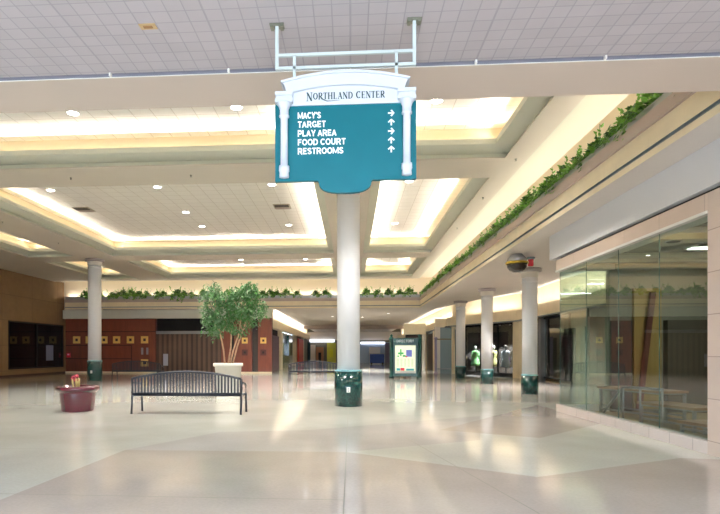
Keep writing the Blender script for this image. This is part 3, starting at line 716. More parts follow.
t = display_table(6.3, 9.75, R(-76), 1.2, .6, .26, 'lowest display table behind the glass, nearest the marble pier')
m = MB(); m.box(.62, .74, -.25, -.1, .26, .285, mat('yellow_tag', (230, 200, 60), .5)); m.build('yellow_tag', t)
t = thing('step_rail', 'grey metal stair rail frame leaning among the display tables', 'rail', (5.78, 11.9, .02), R(-86))
m = MB(); m.tube([(-1.0, 0, .02), (-.1, 0, .75), (1.2, 0, .78), (1.2, 0, .02)], .03, M_steel); m.build('top_rail', t)
for x in (-.1, .5):
    m = MB(); m.tube([(x, 0, .02), (x, 0, .76)], .022, M_steel); m.build('post', t)

# ------------------------------------------------------------------ columns
def column(x, y, r, H, base_h, label, cap=(0, 0), outlet=False, rb=None):
    t = thing('round_column', label, 'column', (x, y, 0), 0, None)
    rb = rb or r*1.12
    m = MB(); m.lathe([(rb, 0), (rb, base_h)], M_green_marble, n=48); m.build('marble_base', t)
    m = MB(); m.lathe([(rb, base_h), (rb*.99, base_h+.035), (r*1.01, base_h+.05)], M_aqua, n=48); m.build('base_collar', t)
    m = MB(); m.lathe([(r, base_h+.05), (r, H-.34)], M_col, n=48)
    m.lathe([(r+.012, H-.52), (r+.02, H-.49), (r+.012, H-.46)], M_col, n=48, cap=False); m.build('shaft', t)
    m = MB(); m.lathe([(r+.02, H-.34), (r+.03, H-.30), (r+.03, H-.16), (r+.06, H-.14)], M_colw, n=48)
    m.lathe([(r+.07, H-.14), (r+.14, H-.11), (r+.14, H)], mat('cap_grey_'+str(round(x, 1)), (150, 142, 138), .5), n=48); m.build('capital', t)
    if outlet:
        m = MB(); m.box(-.05, .05, -rb-.015, -rb+.02, .40, .54, M_trimw, bev=.004)
        for z in (.44, .50): m.box(-.015, .015, -rb-.018, -rb-.01, z-.012, z+.012, M_black)
        m.build('power_outlet', t)
    return t
column(-.07, 15.42, .32, 6.5, .97, 'white central column on a green marble base with power outlet', outlet=True, rb=.395)
column(-13.75, 28.45, .34, 6.5, 1.03, 'white column on green base at the left beside the far bench', outlet=True, rb=.385)
column(6.5, 20.35, .265, 4.55, .66, 'nearest white aisle column under the planter ledge')
column(6.5, 26.6, .265, 4.55, .66, 'middle white aisle column under the planter ledge')
column(6.5, 32.9, .265, 4.55, .66, 'furthest white aisle column beside the mint dress window')

# ------------------------------------------------------------------ hanging sign
SX, SY = -.09, 8.37
t = thing('hanging_sign', 'teal hanging directory sign with white arched top and small columns', 'hanging sign', (SX*.6047, SY*.6047, 4.56)); t.scale = (.6047,)*3
def off(z): return z-6.56
m = MB(); pts = [(-1.075, off(4.13)), (-.42, off(4.13))]
for k in range(17):
    a = math.pi+math.pi*k/16
    c, s_ = math.cos(a), math.sin(a)
    pts.append((.40*math.copysign(abs(c)**.7, c), off(4.11)+.17*math.copysign(abs(s_)**.8, s_)))
pts += [(.42, off(4.13)), (1.075, off(4.13)), (1.075, off(5.32)), (-1.075, off(5.32))]
m.prism(pts, -.04, .04, M_teal)
pan = m.build('teal_panel', t)
def arch(hw, z_edge, z_top, n=24):
    h = z_top-z_edge; Rr = (hw*hw+h*h)/(2*h); out = []
    for k in range(n+1):
        x = -hw+2*hw*k/n; out.append((x, off(z_top-Rr+math.sqrt(Rr*Rr-x*x))))
    return out
m = MB()
m.prism([(-.93, off(5.28)), (.93, off(5.28)), (.93, off(5.47))] + arch(.80, 5.47, 5.56)[::-1] + [(-.93, off(5.47))], -.06, .06, M_white)
m.build('name_board', t)
m = MB()
outer = arch(.955, 5.625, 5.745); inner = arch(.81, 5.47, 5.56)
poly = outer + [(.92, off(5.57)), (.89, off(5.465)), (.81, off(5.465))] + inner[::-1] + [(-.81, off(5.465)), (-.89, off(5.465)), (-.92, off(5.57))]
m.prism(poly, -.11, .11, M_white)
o2 = arch(.98, 5.63, 5.765); i2 = arch(.955, 5.605, 5.73)
m.prism(o2+i2[::-1], -.14, .14, M_white)
m.build('arched_pediment', t)
for s in (-1, 1):
    m = MB(); x = s*.93
    m.box(x-.135, x+.135, -.13, .13, off(5.42), off(5.475), M_white); m.box(x-.125, x+.125, -.11, .11, off(5.36), off(5.42), M_white)
    m.box(x-.135, x+.135, -.13, .13, off(5.31), off(5.37), M_white); m.build('entablature_block', t)
    m = MB()
    m.lathe([(.11, 0), (.11, -.02), (.095, -.03), (.068, -.10), (.068, -.18), (.078, -.19), (.078, -.21), (.056, -.22), (.056, -.95), (.078, -.96), (.082, -1.03), (.07, -1.06), (.075, -1.13), (.03, -1.14)][::-1], M_white, (x, -.08, off(5.31)), 28)
    m.build('small_column', t)
m = MB()
for z in (6.085, 5.885): m.box(-1.06, 1.06, -.022, .022, off(z)-.022, off(z)+.022, M_pipe)
m.build('hanger_bar', t)
for s in (-1, 1):
    m = MB(); m.box(s*1.05-.025, s*1.05+.025, -.025, .025, off(5.865), -.01, M_pipe); m.build('drop_rod', t)
    m = MB(); m.box(s*.78-.022, s*.78+.022, -.022, .022, off(5.66), off(6.08), M_pipe); m.build('short_rod', t)
    m = MB(); m.box(s*1.05-.11, s*1.05+.11, -.07, .07, -.025, 0, M_bracket); m.box(s*1.05-.10, s*1.05-.05, -.06, .06, -.055, -.025, M_bracket); m.box(s*1.05+.05, s*1.05+.10, -.06, .06, -.055, -.025, M_bracket)
    m.build('ceiling_bracket', t)
rows = [("MACY'S", 118.6, .36), ('TARGET', 126.8, .435), ('PLAY AREA', 135.0, .60), ('FOOD COURT', 143.2, .74), ('RESTROOMS', 151.6, .705)]
M_txt = mat('white_letters', (236, 244, 246), .5)
for k, (s_, py, w_) in enumerate(rows):
    z = 5.09-.1365*k
    m = MB(); L = .05; h = .011
    if k in (0, 2):
        m.box(-L, L*.8, -.004, .004, -h, h, M_txt); m.prism([(L, 0), (.005, .052), (-.012, .038), (.028, 0), (-.012, -.038), (.005, -.052)], -.004, .004, M_txt)
    else:
        m.box(-h, h, -.004, .004, -L, L*.8, M_txt); m.prism([(0, L), (-.052, .005), (-.038, -.012), (0, .028), (.038, -.012), (.052, .005)], -.004, .004, M_txt)
    m.build('arrow', t, (.70, -.046, off(z+.042)))
# serif name letters cut by hand: strokes (x0,y0,x1,y1,thickness) in a unit cell
TH, TN = .20, .055
def serif(x, y, w=.34): return (x-w/2, y, x+w/2, y, TN)
def arc(cx, cy, rx, ry, a0, a1, n, th): 
    P = [(cx+rx*math.cos(R(a0+(a1-a0)*k/n)), cy+ry*math.sin(R(a0+(a1-a0)*k/n))) for k in range(n+1)]
    return [(*P[k], *P[k+1], th*(.35+.65*abs(math.cos(R(a0+(a1-a0)*(k+.5)/n))))) for k in range(n)]
G = {
 'N': (1.0, [(.16, 0, .16, 1, TN*1.3), (.16, 1, .84, 0, TH), (.84, 0, .84, 1, TN*1.3), serif(.16, 0), serif(.12, 1, .3), serif(.84, 1)]),
 'O': (1.0, arc(.5, .5, .38, .47, 0, 360, 24, TH)),
 'R': (.95, [(.2, 0, .2, 1, TH), serif(.2, 0), (.05, 1, .5, 1, TN), (.2, .48, .5, .48, TN)] + arc(.48, .74, .26, .26, -90, 90, 10, TH) + [(.42, .48, .82, 0, TH*.9), serif(.86, 0, .22)]),
 'T': (.85, [(.42, 0, .42, 1, TH), serif(.42, 0), (.02, 1, .82, 1, TN), (.04, 1, .04, .8, TN), (.8, 1, .8, .8, TN)]),
 'H': (1.05, [(.2, 0, .2, 1, TH), (.84, 0, .84, 1, TH), (.2, .5, .84, .5, TN), serif(.2, 0), serif(.2, 1), serif(.84, 0), serif(.84, 1)]),
 'L': (.8, [(.2, 0, .2, 1, TH), serif(.2, 1), (.05, 0, .74, 0, TN), (.74, 0, .74, .22, TN)]),
 'A': (1.0, [(.16, 0, .5, 1, TN*1.3), (.5, 1, .84, 0, TH), (.28, .34, .72, .34, TN), serif(.16, 0, .28), serif(.84, 0, .32)]),
 'D': (1.0, [(.2, 0, .2, 1, TH), (.05, 0, .45, 0, TN), (.05, 1, .45, 1, TN)] + arc(.42, .5, .44, .49, -90, 90, 14, TH)),
 'C': (.95, arc(.52, .5, .4, .47, 50, 310, 18, TH) + [(.78, .78, .78, 1, TN)]),
 'E': (.85, [(.2, 0, .2, 1, TH), (.05, 0, .76, 0, TN), (.05, 1, .72, 1, TN), (.2, .52, .6, .52, TN), (.76, 0, .76, .22, TN), (.72, 1, .72, .8, TN), (.6, .42, .6, .62, TN)]),
}
def serif_text(words, parent, x0, x1, z, y, m, big, small):
    tot = 0; lay = []
    for wi, w in enumerate(words):
        if wi: tot += .5*small
        for ci, ch in enumerate(w):
            h = big if (ci == 0 and wi == 0) else small*(1.06 if ci == 0 else 1)
            lay.append((ch, tot, h)); tot += (G[ch][0]+.1)*h*.9
    sc = (x1-x0)/tot; mb = MB()
    for n_, (ch, px, h) in enumerate(lay):
        zb = z-(.02 if n_ == 0 else 0)
        for (a, b_, c, d, th) in G[ch][1]:
            A = Vector((x0+sc*(px+a*h*.9), zb+b_*h)); B = Vector((x0+sc*(px+c*h*.9), zb+d*h)); D = (B-A)
            if D.length < 1e-6: continue
            N = Vector((-D.y, D.x)).normalized()*th*h*.5*.9
            e = D.normalized()*th*h*.12
            mb.prism([tuple(A-e+N), tuple(B+e+N), tuple(B+e-N), tuple(A-e-N)], y-.003-.0001*(n_ % 5), y+.002, m)
    # the long tail of the first R sweeping under the word
    P = [(x0+sc*.26, z+.045), (x0+sc*.31, z-.005), (x0+sc*.38, z-.03), (x0+sc*.46, z-.03), (x0+sc*.62, z-.02)]
    fl = MB(); fl.tube([(a, y-.002, b_) for a, b_ in P], [.006, .007, .006, .004, .002], m, 6); fl.build('letter_flourish', parent)
    return mb.build('name_lettering', parent)
SB = .185
def sarc(cx, cy, rx, ry, a0, a1, n=12): return [(x0, y0, x1, y1, SB) for (x0, y0, x1, y1, _) in arc(cx, cy, rx, ry, a0, a1, n, 1)]
q = SB/2
SG = {
 'M': (1.16, [(.11, 0, .11, 1, SB*.85), (1.05, 0, 1.05, 1, SB*.85), (.14, .96, .58, .1, SB*.7), (1.02, .96, .58, .1, SB*.7)]),
 'A': (.92, [(.08, 0, .44, 1-q, SB), (.80, 0, .44, 1-q, SB), (.22, .3, .66, .3, SB*.85)]),
 'C': (.9, sarc(.47, .5, .36, .41, 45, 315, 18)),
 'Y': (.86, [(.43, 0, .43, .45, SB), (.43, .42, .08, 1, SB), (.43, .42, .78, 1, SB)]),
 "'": (.3, [(.14, .68, .14, 1, SB*.9)]),
 'S': (.84, sarc(.41, .73, .28, .18, 20, 270, 14) + sarc(.41, .28, .30, .19, 90, -160, 14) + [(.41, .55, .41, .47, SB)]),
 'T': (.8, [(.4, 0, .4, 1, SB), (.03, 1-q, .77, 1-q, SB)]),
 'R': (.92, [(.13, 0, .13, 1, SB), (.13, 1-q, .5, 1-q, SB), (.13, .45, .5, .45, SB)] + sarc(.5, .675, .24, .23, -90, 90, 10) + [(.5, .45, .8, 0, SB)]),
 'G': (.96, sarc(.48, .5, .37, .41, 45, 330, 18) + [(.52, .42, .86, .42, SB*.85), (.82, .42, .82, .05, SB*.8)]),
 'E': (.8, [(.13, 0, .13, 1, SB), (.1, q, .74, q, SB), (.1, 1-q, .72, 1-q, SB), (.1, .51, .66, .51, SB)]),
 'P': (.86, [(.13, 0, .13, 1, SB), (.13, 1-q, .5, 1-q, SB), (.13, .42, .5, .42, SB)] + sarc(.5, .66, .24, .245, -90, 90, 10)),
 'L': (.74, [(.13, 0, .13, 1, SB), (.1, q, .7, q, SB)]),
 'F': (.76, [(.13, 0, .13, 1, SB), (.1, 1-q, .7, 1-q, SB), (.1, .5, .62, .5, SB)]),
 'O': (.98, sarc(.49, .5, .38, .41, 0, 360, 22)),
 'D': (.92, [(.13, 0, .13, 1, SB), (.13, q, .45, q, SB), (.13, 1-q, .45, 1-q, SB)] + sarc(.43, .5, .37, .405, -90, 90, 12)),
 'U': (.9, [(.13, .35, .13, 1, SB), (.75, .35, .75, 1, SB)] + sarc(.44, .37, .31, .28, 180, 360, 12)),
 'I': (.3, [(.15, 0, .15, 1, SB)]), ' ': (.32, []),
}
def sans_text(body, name, parent, x, y, z, cap, width, m):
    tot = sum(SG[c][0]+.06 for c in body); sx = width/tot; px = 0; mb = MB(); n_ = 0
    for ch in body:
        for (a, b_, c, d, th) in SG[ch][1]:
            A = Vector((x+sx*(px+a), z+b_*cap)); B = Vector((x+sx*(px+c), z+d*cap)); D = B-A
            if D.length < 1e-6: continue
            n_ += 1
            N = Vector((-D.y, D.x)).normalized()*th*cap*.5; e = D.normalized()*(th*cap*.12 if len(SG[ch][1]) > 6 else 0)
            mb.prism([tuple(A-e+N), tuple(B+e+N), tuple(B+e-N), tuple(A-e-N)], y-.003-.0002*(n_ % 4), y+.003, m)
        px += SG[ch][0]+.06
    return mb.build(name, parent)
for k, (s_, py, w_) in enumerate(rows):
    sans_text(s_, 'lettering', t, -.725, -.044, off(5.085-.1365*k), .096, w_, M_txt)
serif_text(['NORTHLAND', 'CENTER'], t, -.59, .61, off(5.365), -.062, M_ink, .125, .098)

# ------------------------------------------------------------------ benches
def bench(x, y, label, rz=0, L=2.70):
    t = thing('slatted_bench', label, 'bench', (x, y, 0), rz, 'dark metal benches')
    h = L/2
    def topz(xx): return .86+.17*(1-(xx/h)**2)
    m = MB()
    N = 34
    m.tube([(-h+2*h*k/28, -.02, topz(-h+2*h*k/28)) for k in range(29)], .028, M_bench, 8)
    m.tube([(-h, -.0, .50), (h, -.0, .50)], .025, M_bench, 8)
    for s in (-1, 1): m.tube([(s*h, 0, .5), (s*h, -.02, topz(s*h))], .03, M_bench, 8)
    bk = m.build('backrest_frame', t)
    m = MB()
    for k in range(1, N):
        xx = -h+2*h*k/N
        m.box(xx-.021, xx+.021, -.02, -.006, .50, topz(xx)-.01, M_bench)
    m.build('backrest_slats', t)
    m = MB()
    for k in range(0, N+1):
        xx = -h+.03+(2*h-.06)*k/N
        m.box(xx-.022, xx+.022, .0, .57, .455, .47, M_bench)
    m.tube([(-h, .58, .45), (h, .58, .45)], .028, M_bench, 8); m.tube([(-h, .0, .455), (h, .0, .455)], .022, M_bench, 8)
    m.build('seat', t)
    for s in (-1, 1):
        m = MB(); m.tube([(s*h, 0, .5), (s*h, -.07, .0)], .028, M_bench, 8); m.build('leg', t)
        m = MB(); m.tube([(s*h, .58, .47), (s*h, .63, .0)], .028, M_bench, 8); m.build('leg', t)
        m = MB(); m.tube([(s*h, -.015, .74), (s*h, .15, .76), (s*h, .48, .72), (s*h, .59, .66), (s*h, .58, .45)], .024, M_bench, 8); m.build('armrest', t)
    return t
bench(-4.0, 13.05, 'dark metal bench with arched slatted back standing before the potted tree')
bench(-11.8, 29.3, 'dark metal bench beside the left column near the back wall')
bench(-1.95, 28.9, 'dark metal bench partly hidden behind the central column')

# ------------------------------------------------------------------ pots
t = thing('flower_pot', 'round maroon glazed pot with withered flower on the floor at left', 'plant pot', (-7.02, 13.6, 0)); t.scale = (1.06, 1.06, 1.0)
m = MB()
m.lathe([(.0, 0), (.36, 0), (.37, .03), (.41, .45), (.415, .50), (.47, .52), (.495, .56), (.495, .60), (.47, .635), (.42, .64), (.41, .60), (.0, .59)], M_maroon, n=48, cap=False); m.build('bowl', t)
m = MB(); m.lathe([(.40, .59), (.3, .61), (.02, .62)], M_soil, n=24); m.build('soil', t)
M_pet = mat('faded_pink_petal', (190, 70, 90), .7); M_stemy = mat('yellow_stem', (190, 170, 110), .7)
m = MB(); rnd = random.Random(3)
for k in range(11):
    a = rnd.uniform(0, 6.28); rr = rnd.uniform(.02, .14)
    x1, y1 = rr*math.cos(a)-.07, rr*math.sin(a)
    m.tube([(x1*.6, y1*.6, .6), (x1*.8, y1*.7, .72), (x1*.8, y1*.7, .80+.05*rnd.random())], .012, M_stemy, 5)
m.build('stems', t)
m = MB()
for k in range(42):
    a = rnd.uniform(0, 6.28); rr = rnd.uniform(0, .10); z = .84+rnd.uniform(-.06, .08); c = Vector((rr*math.cos(a)-.07, rr*math.sin(a), z))
    u = Vector((rnd.uniform(-1, 1), rnd.uniform(-1, 1), rnd.uniform(-1, 1))).normalized(); v = u.orthogonal().normalized()
    m.quad([c-u*.03, c+v*.02, c+u*.03, c-v*.02+Vector((0, 0, .01))], M_pet)
m.build('petals', t)

def leafmesh(mb, c, u, n, s, m, w=.5):
    """one folded pointed leaf of length s along u"""
    u = u.normalized(); side = u.cross(n).normalized(); n2 = side.cross(u).normalized()
    i = mb.mi(m)
    tip = c+u*s; base = c; mid = c+u*s*.45-n2*s*.06
    l1 = c+u*s*.35+side*s*w*.5+n2*s*.05; r1 = c+u*s*.35-side*s*w*.5+n2*s*.05
    V = [mb.bm.verts.new(p) for p in (base, l1, tip, r1, mid)]
    for f in ((0, 1, 4), (1, 2, 4), (2, 3, 4), (3, 0, 4)):
        q = mb.bm.faces.new([V[k] for k in f]); q.material_index = i
t = thing('potted_tree', 'tall ficus tree in a big white tapered planter behind the bench', 'potted tree', (-4.53, 19.9, 0))
m = MB(); m.lathe([(0, 0), (.40, 0), (.41, .03), (.49, .98), (.54, .99), (.55, 1.02), (.55, 1.09), (.53, 1.11), (.49, 1.11), (.48, 1.02), (0, 1.0)], M_potw, n=48, cap=False); m.build('planter', t)
m = MB(); m.lathe([(.48, 1.0), (.3, 1.03), (.02, 1.04)], M_soil, n=24); m.build('soil', t)
trunks = [[(-.12, 0, 1.0), (-.18, .02, 1.6), (-.30, 0, 2.2), (-.45, .05, 2.9), (-.5, 0, 3.5)],
          [(-.03, .05, 1.0), (.08, .1, 1.7), (.10, .1, 2.3), (.0, .1, 3.0), (-.15, .1, 3.6)],
          [(.06, -.05, 1.0), (.20, -.02, 1.6), (.40, 0, 2.2), (.50, 0, 2.9), (.45, 0, 3.6)],
          [(.14, .02, 1.0), (.32, .05, 1.7), (.52, .1, 2.3), (.75, .1, 3.0), (.85, .05, 3.5)]]
for tr in trunks:
    m = MB(); m.tube(tr, [.035, .03, .027, .02, .01], M_bark, 8)
    for q in (2, 3):
        p = Vector(tr[q])
        for a in (0.4, 2.2, 4.1):
            m.tube([p, p+Vector((.22*math.cos(a), .22*math.sin(a), .28)), p+Vector((.36*math.cos(a), .36*math.sin(a), .5))], [.012, .008, .004], M_bark, 5)
    m.build('trunk', t)
rnd = random.Random(11)
lobes = [((-.58, 0, 3.42), (.45, .42, .66), 850), ((-.45, .1, 2.65), (.42, .4, .45), 520), ((-.62, 0, 2.55), (.40, .3, .45), 420), ((.48, 0, 3.35), (.55, .48, .62), 1050), ((.35, .05, 2.6), (.55, .4, .42), 500), ((1.0, 0, 3.05), (.42, .36, .6), 560), ((.0, 0, 3.05), (.32, .3, .4), 260), ((.75, 0, 3.72), (.38, .3, .38), 380)]
m = MB()
for (c, rr, n) in lobes:
    c = Vector(c)
    cl = [c+Vector((rr[0]*q.x, rr[1]*q.y, rr[2]*q.z)) for q in [Vector((rnd.gauss(0, 1), rnd.gauss(0, 1), rnd.gauss(0, 1))).normalized()*rnd.uniform(.35, 1)**.5 for _ in range(n//13)]]
    for k in range(n):
        b0 = rnd.choice(cl); p = b0+Vector((rnd.gauss(0, .075), rnd.gauss(0, .075), rnd.gauss(0, .085)))
        u = Vector((rnd.uniform(-1, 1), rnd.uniform(-1, 1), rnd.uniform(-1.3, .3))); nn = Vector((rnd.uniform(-.5, .5), rnd.uniform(-.8, .2), 1))
        leafmesh(m, p, u, nn, rnd.uniform(.10, .16), M_leaf2 if (rnd.random() < (.45 if p.x < -.1 else .12)) else M_leaf1, .55)
m.build('foliage', t, recalc=False)

# ------------------------------------------------------------------ ledge plants
def plant_proto(kind):
    r = random.Random(100+kind); m = MB()
    trail = (kind % 2 == 0)
    for k in range(230):
        a = r.uniform(0, 6.28); rad = abs(r.gauss(0, .19)); h = max(0, .30*(1-rad/.42))*r.uniform(.25, 1.15)
        p = Vector((rad*math.cos(a), rad*math.sin(a)*.75, .0+h))
        u = Vector((math.cos(a), math.sin(a)*.8-.3, r.uniform(-.3, .9)))
        leafmesh(m, p, u, Vector((r.uniform(-.4, .4), r.uniform(-.4, .4), 1)), r.uniform(.08, .15), M_ivy if r.random() < .55 else M_ivyd, .8)
    for v in range(3+2*(kind % 3)):
        x = r.uniform(-.3, .3); L = r.uniform(.08, .32 if trail else .18)
        for q in range(int(L/.025)):
            p = Vector((x+r.gauss(0, .03), -.30-r.uniform(0, .05), .10-q*.03))
            leafmesh(m, p, Vector((r.uniform(-1, 1), -.4, r.uniform(-1, .1))), Vector((0, -1, .6)), r.uniform(.07, .11), M_ivy if r.random() < .6 else M_ivyd, .8)
    for s in range(2):
        a = r.uniform(-.2, .2); m.tube([(a, 0, 0), (a*1.5, 0, .25), (a*2.2, -.02, .42+.1*s)], .006, M_ivyd, 4)
        for q in range(6):
            leafmesh(m, Vector((a*(1.2+.2*q), 0, .15+.06*q)), Vector((r.uniform(-1, 1), r.uniform(-1, .3), .5)), Vector((0, 0, 1)), .10, M_ivy, .7)
    return m
protos = []
for k in range(4):
    protos.append(plant_proto(k))
pm = []
for k, mb in enumerate(protos):
    me = bpy.data.meshes.new('ledge_plant'); mb.bm.to_mesh(me); mb.bm.free()
    for mm in mb.mats: me.materials.append(mm)
    pm.append(me)
ORD = ['first', 'second', 'third', 'fourth', 'fifth', 'sixth', 'seventh', 'eighth', 'ninth', 'tenth', 'eleventh', 'twelfth', 'thirteenth', 'fourteenth', 'fifteenth', 'sixteenth', 'seventeenth', 'eighteenth', 'nineteenth', 'twentieth',
       'twenty-first', 'twenty-second', 'twenty-third', 'twenty-fourth', 'twenty-fifth', 'twenty-sixth', 'twenty-seventh', 'twenty-eighth', 'twenty-ninth', 'thirtieth', 'thirty-first', 'thirty-second', 'thirty-third', 'thirty-fourth', 'thirty-fifth', 'thirty-sixth', 'thirty-seventh', 'thirty-eighth', 'thirty-ninth', 'fortieth']
rnd = random.Random(5)
y = 37.0; k = 0; first = None
while y > 7.2:
    s = rnd.uniform(.85, 1.15)
    o = bpy.data.objects.new('ledge_plant', pm[k % 4]); COL.objects.link(o)
    o.location = (4.93+rnd.uniform(-.02, .05), y, 5.40); o.rotation_euler = (0, 0, R(-90+rnd.uniform(-15, 15))); o.scale = (s*1.15, s*1.0, s*1.12)
    tag(o, 'green trailing plant on the long right ledge, %s from its far corner' % ORD[k], 'plant', 'trailing plants on the right ledge')
    y -= .80*s; k += 1
k = 0
backx = [70, 79, 87, 101, 106, 113, 122, 130, 138, 150, 157, 172, 179, 187, 200, 212, 226, 240, 254, 262, 270, 277, 286, 297, 316, 326, 366, 377, 388, 399, 408]
for px in backx:
    x = (px-351)*38.0/545 + (px-351)*(px-351)*-.0000   # spacing measured across the ledge
    x = x*(1+.0672*x/38)if x < 0 else x
    s = rnd.uniform(.85, 1.25)
    o = bpy.data.objects.new('ledge_plant', pm[(k*3+1) % 4]); COL.objects.link(o)
    o.location = (x, 37.66, 5.38); o.rotation_euler = (0, 0, R(rnd.uniform(-25, 25))); o.scale = (s*1.2, s*1.05, s*1.25)
    tag(o, 'green leafy plant on the back ledge, %s from its left end' % ORD[k], 'plant', 'leafy plants on the back ledge')
    k += 1

# ------------------------------------------------------------------ ceiling fittings
DLP = 820
def downlight(x, y, z, label, r=.13):
    t = thing('ceiling_downlight', label, 'downlight', (x, y, z), 0, 'round ceiling downlights')
    m = MB(); m.lathe([(r+.03, 0), (r+.03, -.015), (r, -.02), (r, -.005)], M_trimw, n=24, cap=False); m.build('ring', t)
    m = MB(); m.lathe([(r, -.012), (r*.5, -.016), (.01, -.017)], M_bright, n=24); m.build('lens', t)
    l = bpy.data.lights.new('downlight_lamp', 'SPOT'); l.energy = DLP*(1.7 if y > 20 else 1); l.spot_size = R(110); l.spot_blend = .6; l.shadow_soft_size = .35; l.color = (1, .97, .93)
    q = bpy.data.objects.new('downlight_lamp', l); COL.objects.link(q); q.location = (x, y, z-.06)
dl = [(-6.65, 12.65, 'in the nearest left coffer, left of the pair'), (-2.68, 12.62, 'in the nearest left coffer, just left of the sign'), (1.95, 12.6, 'in the nearest right coffer beside the sign top'),
      (-6.7, 18.5, 'front left one in the large middle coffer'), (-2.7, 18.5, 'front right one in the large middle coffer, under the sign corner'), (1.95, 18.45, 'in the middle right coffer under the sign corner'),
      (-6.74, 21.9, 'left one of the second row in the large middle coffer'), (-6.76, 24.4, 'back left one in the large middle coffer'),
      (-2.79, 24.4, 'back right one in the large middle coffer'), (1.95, 24.4, 'back one in the middle right coffer'),
      (-6.8, 33.4, 'left one in the far coffer'), (-2.8, 33.4, 'right one in the far coffer'), (-10.6, 18.6, 'far left one in the large middle coffer')]
for x, y, l in dl: downlight(x, y, 7.25, 'bright round downlight '+l)
for x, y, l in ((2.9, 43, 'nearest in the low hall ceiling'), (1.0, 47, 'second in the low hall ceiling'), (-1.6, 46, 'left one in the low hall ceiling'), (7.6, 24, 'in the aisle ceiling behind nearest aisle column')):
    downlight(x, y, 4.55, 'small downlight '+l, .1)
for k, (x, y) in enumerate(((-10.7, 21.2), (-2.7, 21.3))):
    t = thing('ceiling_vent', ['dark square air vent at the left of the large middle coffer', 'dark square air vent at the right of the large middle coffer'][k], 'air vent', (x, y, 7.25), 0, 'square air vents')
    m = MB(); m.box(-.33, .33, -.33, .33, -.02, 0, mat('vent_frame_%d' % k, (170, 160, 140), .5)); m.build('frame', t)
    m = MB()
    for q in range(6): m.box(-.28, .28, -.27+q*.095, -.215+q*.095, -.05, -.02, M_rim if q > 2 else mat('vent_dark', (70, 62, 52), .7))
    m.build('slats', t)
t = thing('ceiling_access_tag', 'small tan rectangle set in the front tiled ceiling', 'ceiling plate', (-3.14*.6047, 8.26*.6047, 4.56)); t.scale = (.6047,)*3
m = MB(); m.box(-.13, .13, -.07, .07, -.012, 0, mat('tan_plate', (196, 166, 120), .6)); m.build('plate', t)
m = MB(); m.box(-.07, .07, -.03, .03, -.02, -.012, mat('tan_plate_dark', (150, 112, 70), .6)); m.build('label_strip', t)
spr = [(-8.0, 15.1, 6.5), (-4.5, 15.1, 6.5), (-2.0, 15.2, 6.5), (1.6, 15.1, 6.5), (4.25, 14.4, 6.5), (4.25, 17.9, 6.5), (4.25, 22.2, 6.5), (-13.3, 24, 6.5), (-13.3, 20, 6.5), (-18.5, 26, 6.5)]
sl = ['leftmost on the first cross beam', 'on the first cross beam left of the sign', 'on the first cross beam by the sign corner', 'on the first cross beam right of the sign', 'nearest on the right long beam', 'second on the right long beam', 'third on the right long beam', 'far one on the left long beam', 'near one on the left long beam', 'on the soffit by the left wall']
for (x, y, z), l in zip(spr, sl):
    m = MB(); m.lathe([(.035, 0), (.035, -.008), (.012, -.01), (.012, -.04), (.03, -.045), (.03, -.05)], M_bracket, n=12)
    tag(m.build('ceiling_sprinkler', None, (x, y, z)), 'tiny sprinkler head '+l, 'sprinkler', 'sprinkler heads on the beams')
# dome and strobe under the aisle ceiling
t = thing('ceiling_dome', 'silver and dark dome fixture with gold ring under the aisle ceiling', 'ceiling dome', (5.14, 17.3, 4.55))
m = MB(); m.lathe([(.16, 0), (.18, -.03), (.27, -.12), (.31, -.24)], mat('silver_dome', (170, 166, 164), .25, .5), n=40); m.build('silver_cap', t)
m = MB(); m.lathe([(.325, -.24), (.345, -.26), (.345, -.29), (.325, -.31)], mat('gold_ring', (190, 156, 50), .25, .8), n=40); m.build('gold_ring', t)
m = MB(); m.lathe([(.30, -.30), (.29, -.40), (.22, -.50), (.12, -.555), (.01, -.565)], mat('smoked_dome', (40, 30, 24), .12, spec=.4), n=40); m.build('dark_dome', t)
t = thing('alarm_beacon', 'small red alarm beacon beside the ceiling dome', 'alarm', (5.75, 17.9, 4.55))
m = MB(); m.lathe([(.13, 0), (.13, -.05), (.09, -.07)], M_groove, n=20); m.build('mount', t)
m = MB(); m.lathe([(.085, -.07), (.09, -.1), (.09, -.26), (.07, -.28)], mat('beacon_red', (190, 34, 38), .25), n=20); m.build('lens', t)

# ------------------------------------------------------------------ directory kiosk
M_kg = mat('kiosk_green', (10, 72, 66), .35)
t = thing('directory_kiosk', 'dark green directory stand with a lit map beside the central column', 'directory stand', (3.18, 32.3, 0), R(-4))
for s in (-1, 1):
    m = MB(); m.lathe([(.15, 0), (.15, .12), (.11, .16), (.11, 2.2), (.15, 2.24), (.15, 2.36), (.06, 2.42), (.09, 2.5), (.02, 2.58)], M_kg, (s*.80, 0, 0), 24); m.build('post', t)
m = MB(); m.box(-.72, .72, -.14, .14, .10, 2.22, M_kg, bev=.02); m.build('cabinet', t)
m = MB(); m.box(-.74, .74, -.17, .17, 2.0, 2.34, M_kg, bev=.02); m.build('header', t)
sans_text('DIRECTORY', 'header_lettering', t, -.50, -.175, 2.10, .15, 1.0, M_txt)
m = MB(); m.box(-.60, .60, -.155, -.14, .28, 1.93, M_trimw)
m.build('map_frame', t)
mapc = MB(); mapc.box(-.57, .57, -.165, -.155, .42, 1.90, emit('lit_map_paper', (222, 232, 204), .45)); ms = mapc.build('lit_map', t)
m = MB()
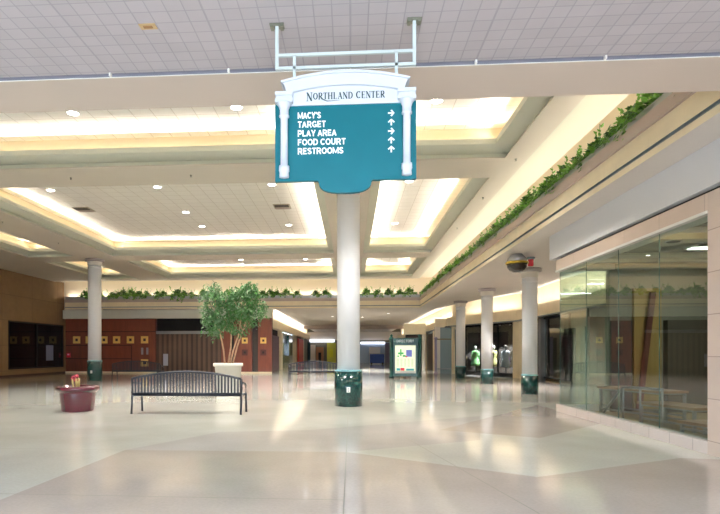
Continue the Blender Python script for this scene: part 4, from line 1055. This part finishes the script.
gm = emit('map_green', (70, 170, 90), .2); bm_ = emit('map_blue', (110, 120, 200), .2); rm = emit('map_red', (210, 60, 70), .2); tm = emit('map_teal', (60, 160, 170), .2)
for (x0, x1, z0, z1, mm) in ((-.42, -.1, 1.4, 1.5, gm), (-.3, -.22, 1.3, 1.7, gm), (-.15, .02, 1.25, 1.35, gm), (.05, .38, 1.25, 1.65, bm_), (.0, .12, 1.22, 1.3, rm), (-.46, -.36, 1.25, 1.32, gm), (-.5, -.3, .44, .58, tm), (-.28, -.05, .44, .6, rm), (.05, .5, .44, .56, tm)):
    m.box(x0, x1, -.170, -.164, z0, z1, mm)
for q in range(5):
    for r_ in range(14): m.box(-.5+q*.21, -.5+q*.21+.13, -.168, -.164, .68+r_*.035, .69+r_*.035, M_rim)
m.build('map_print', ms)

# ------------------------------------------------------------------ light, world, camera
W = bpy.data.worlds.new('World'); S.world = W; W.use_nodes = True
bg = W.node_tree.nodes['Background']; bg.inputs[0].default_value = (.66, .82, 1.0, 1); bg.inputs[1].default_value = 11.0
# portals that sample world light through the added skylight and the entrance
for loc, sx, sy, rot in (((-2, -9, 4.85), 20, 14, (0, 0, 0)), ((0, YB+.02, 1.9), 8, 3.8, (R(90), 0, 0))):
    p = area('daylight_portal', loc, sx, sy, 1, (1, 1, 1), rot); p.data.cycles.is_portal = True
A = math.radians(3.85)
cam = bpy.data.cameras.new('camera'); co = bpy.data.objects.new('camera', cam); COL.objects.link(co)
co.location = (0, 0, 1.5); co.rotation_euler = (R(90), 0, A)
cam.sensor_width = 36; cam.lens = 36*545/720; cam.shift_x = (360-314.3)/720; cam.shift_y = (352.5-257)/720
cam.clip_end = 300
S.camera = co
S.view_settings.view_transform = 'Standard'; S.view_settings.look = 'None'; S.view_settings.gamma = 1
S.view_settings.use_curve_mapping = False
S.view_settings.exposure = 1.0
S.cycles.max_bounces = 10; S.cycles.diffuse_bounces = 6; S.cycles.glossy_bounces = 5; S.cycles.transparent_max_bounces = 16
S.cycles.use_denoising = True; S.cycles.caustics_reflective = False; S.cycles.caustics_refractive = False; S.cycles.sample_clamp_indirect = 4
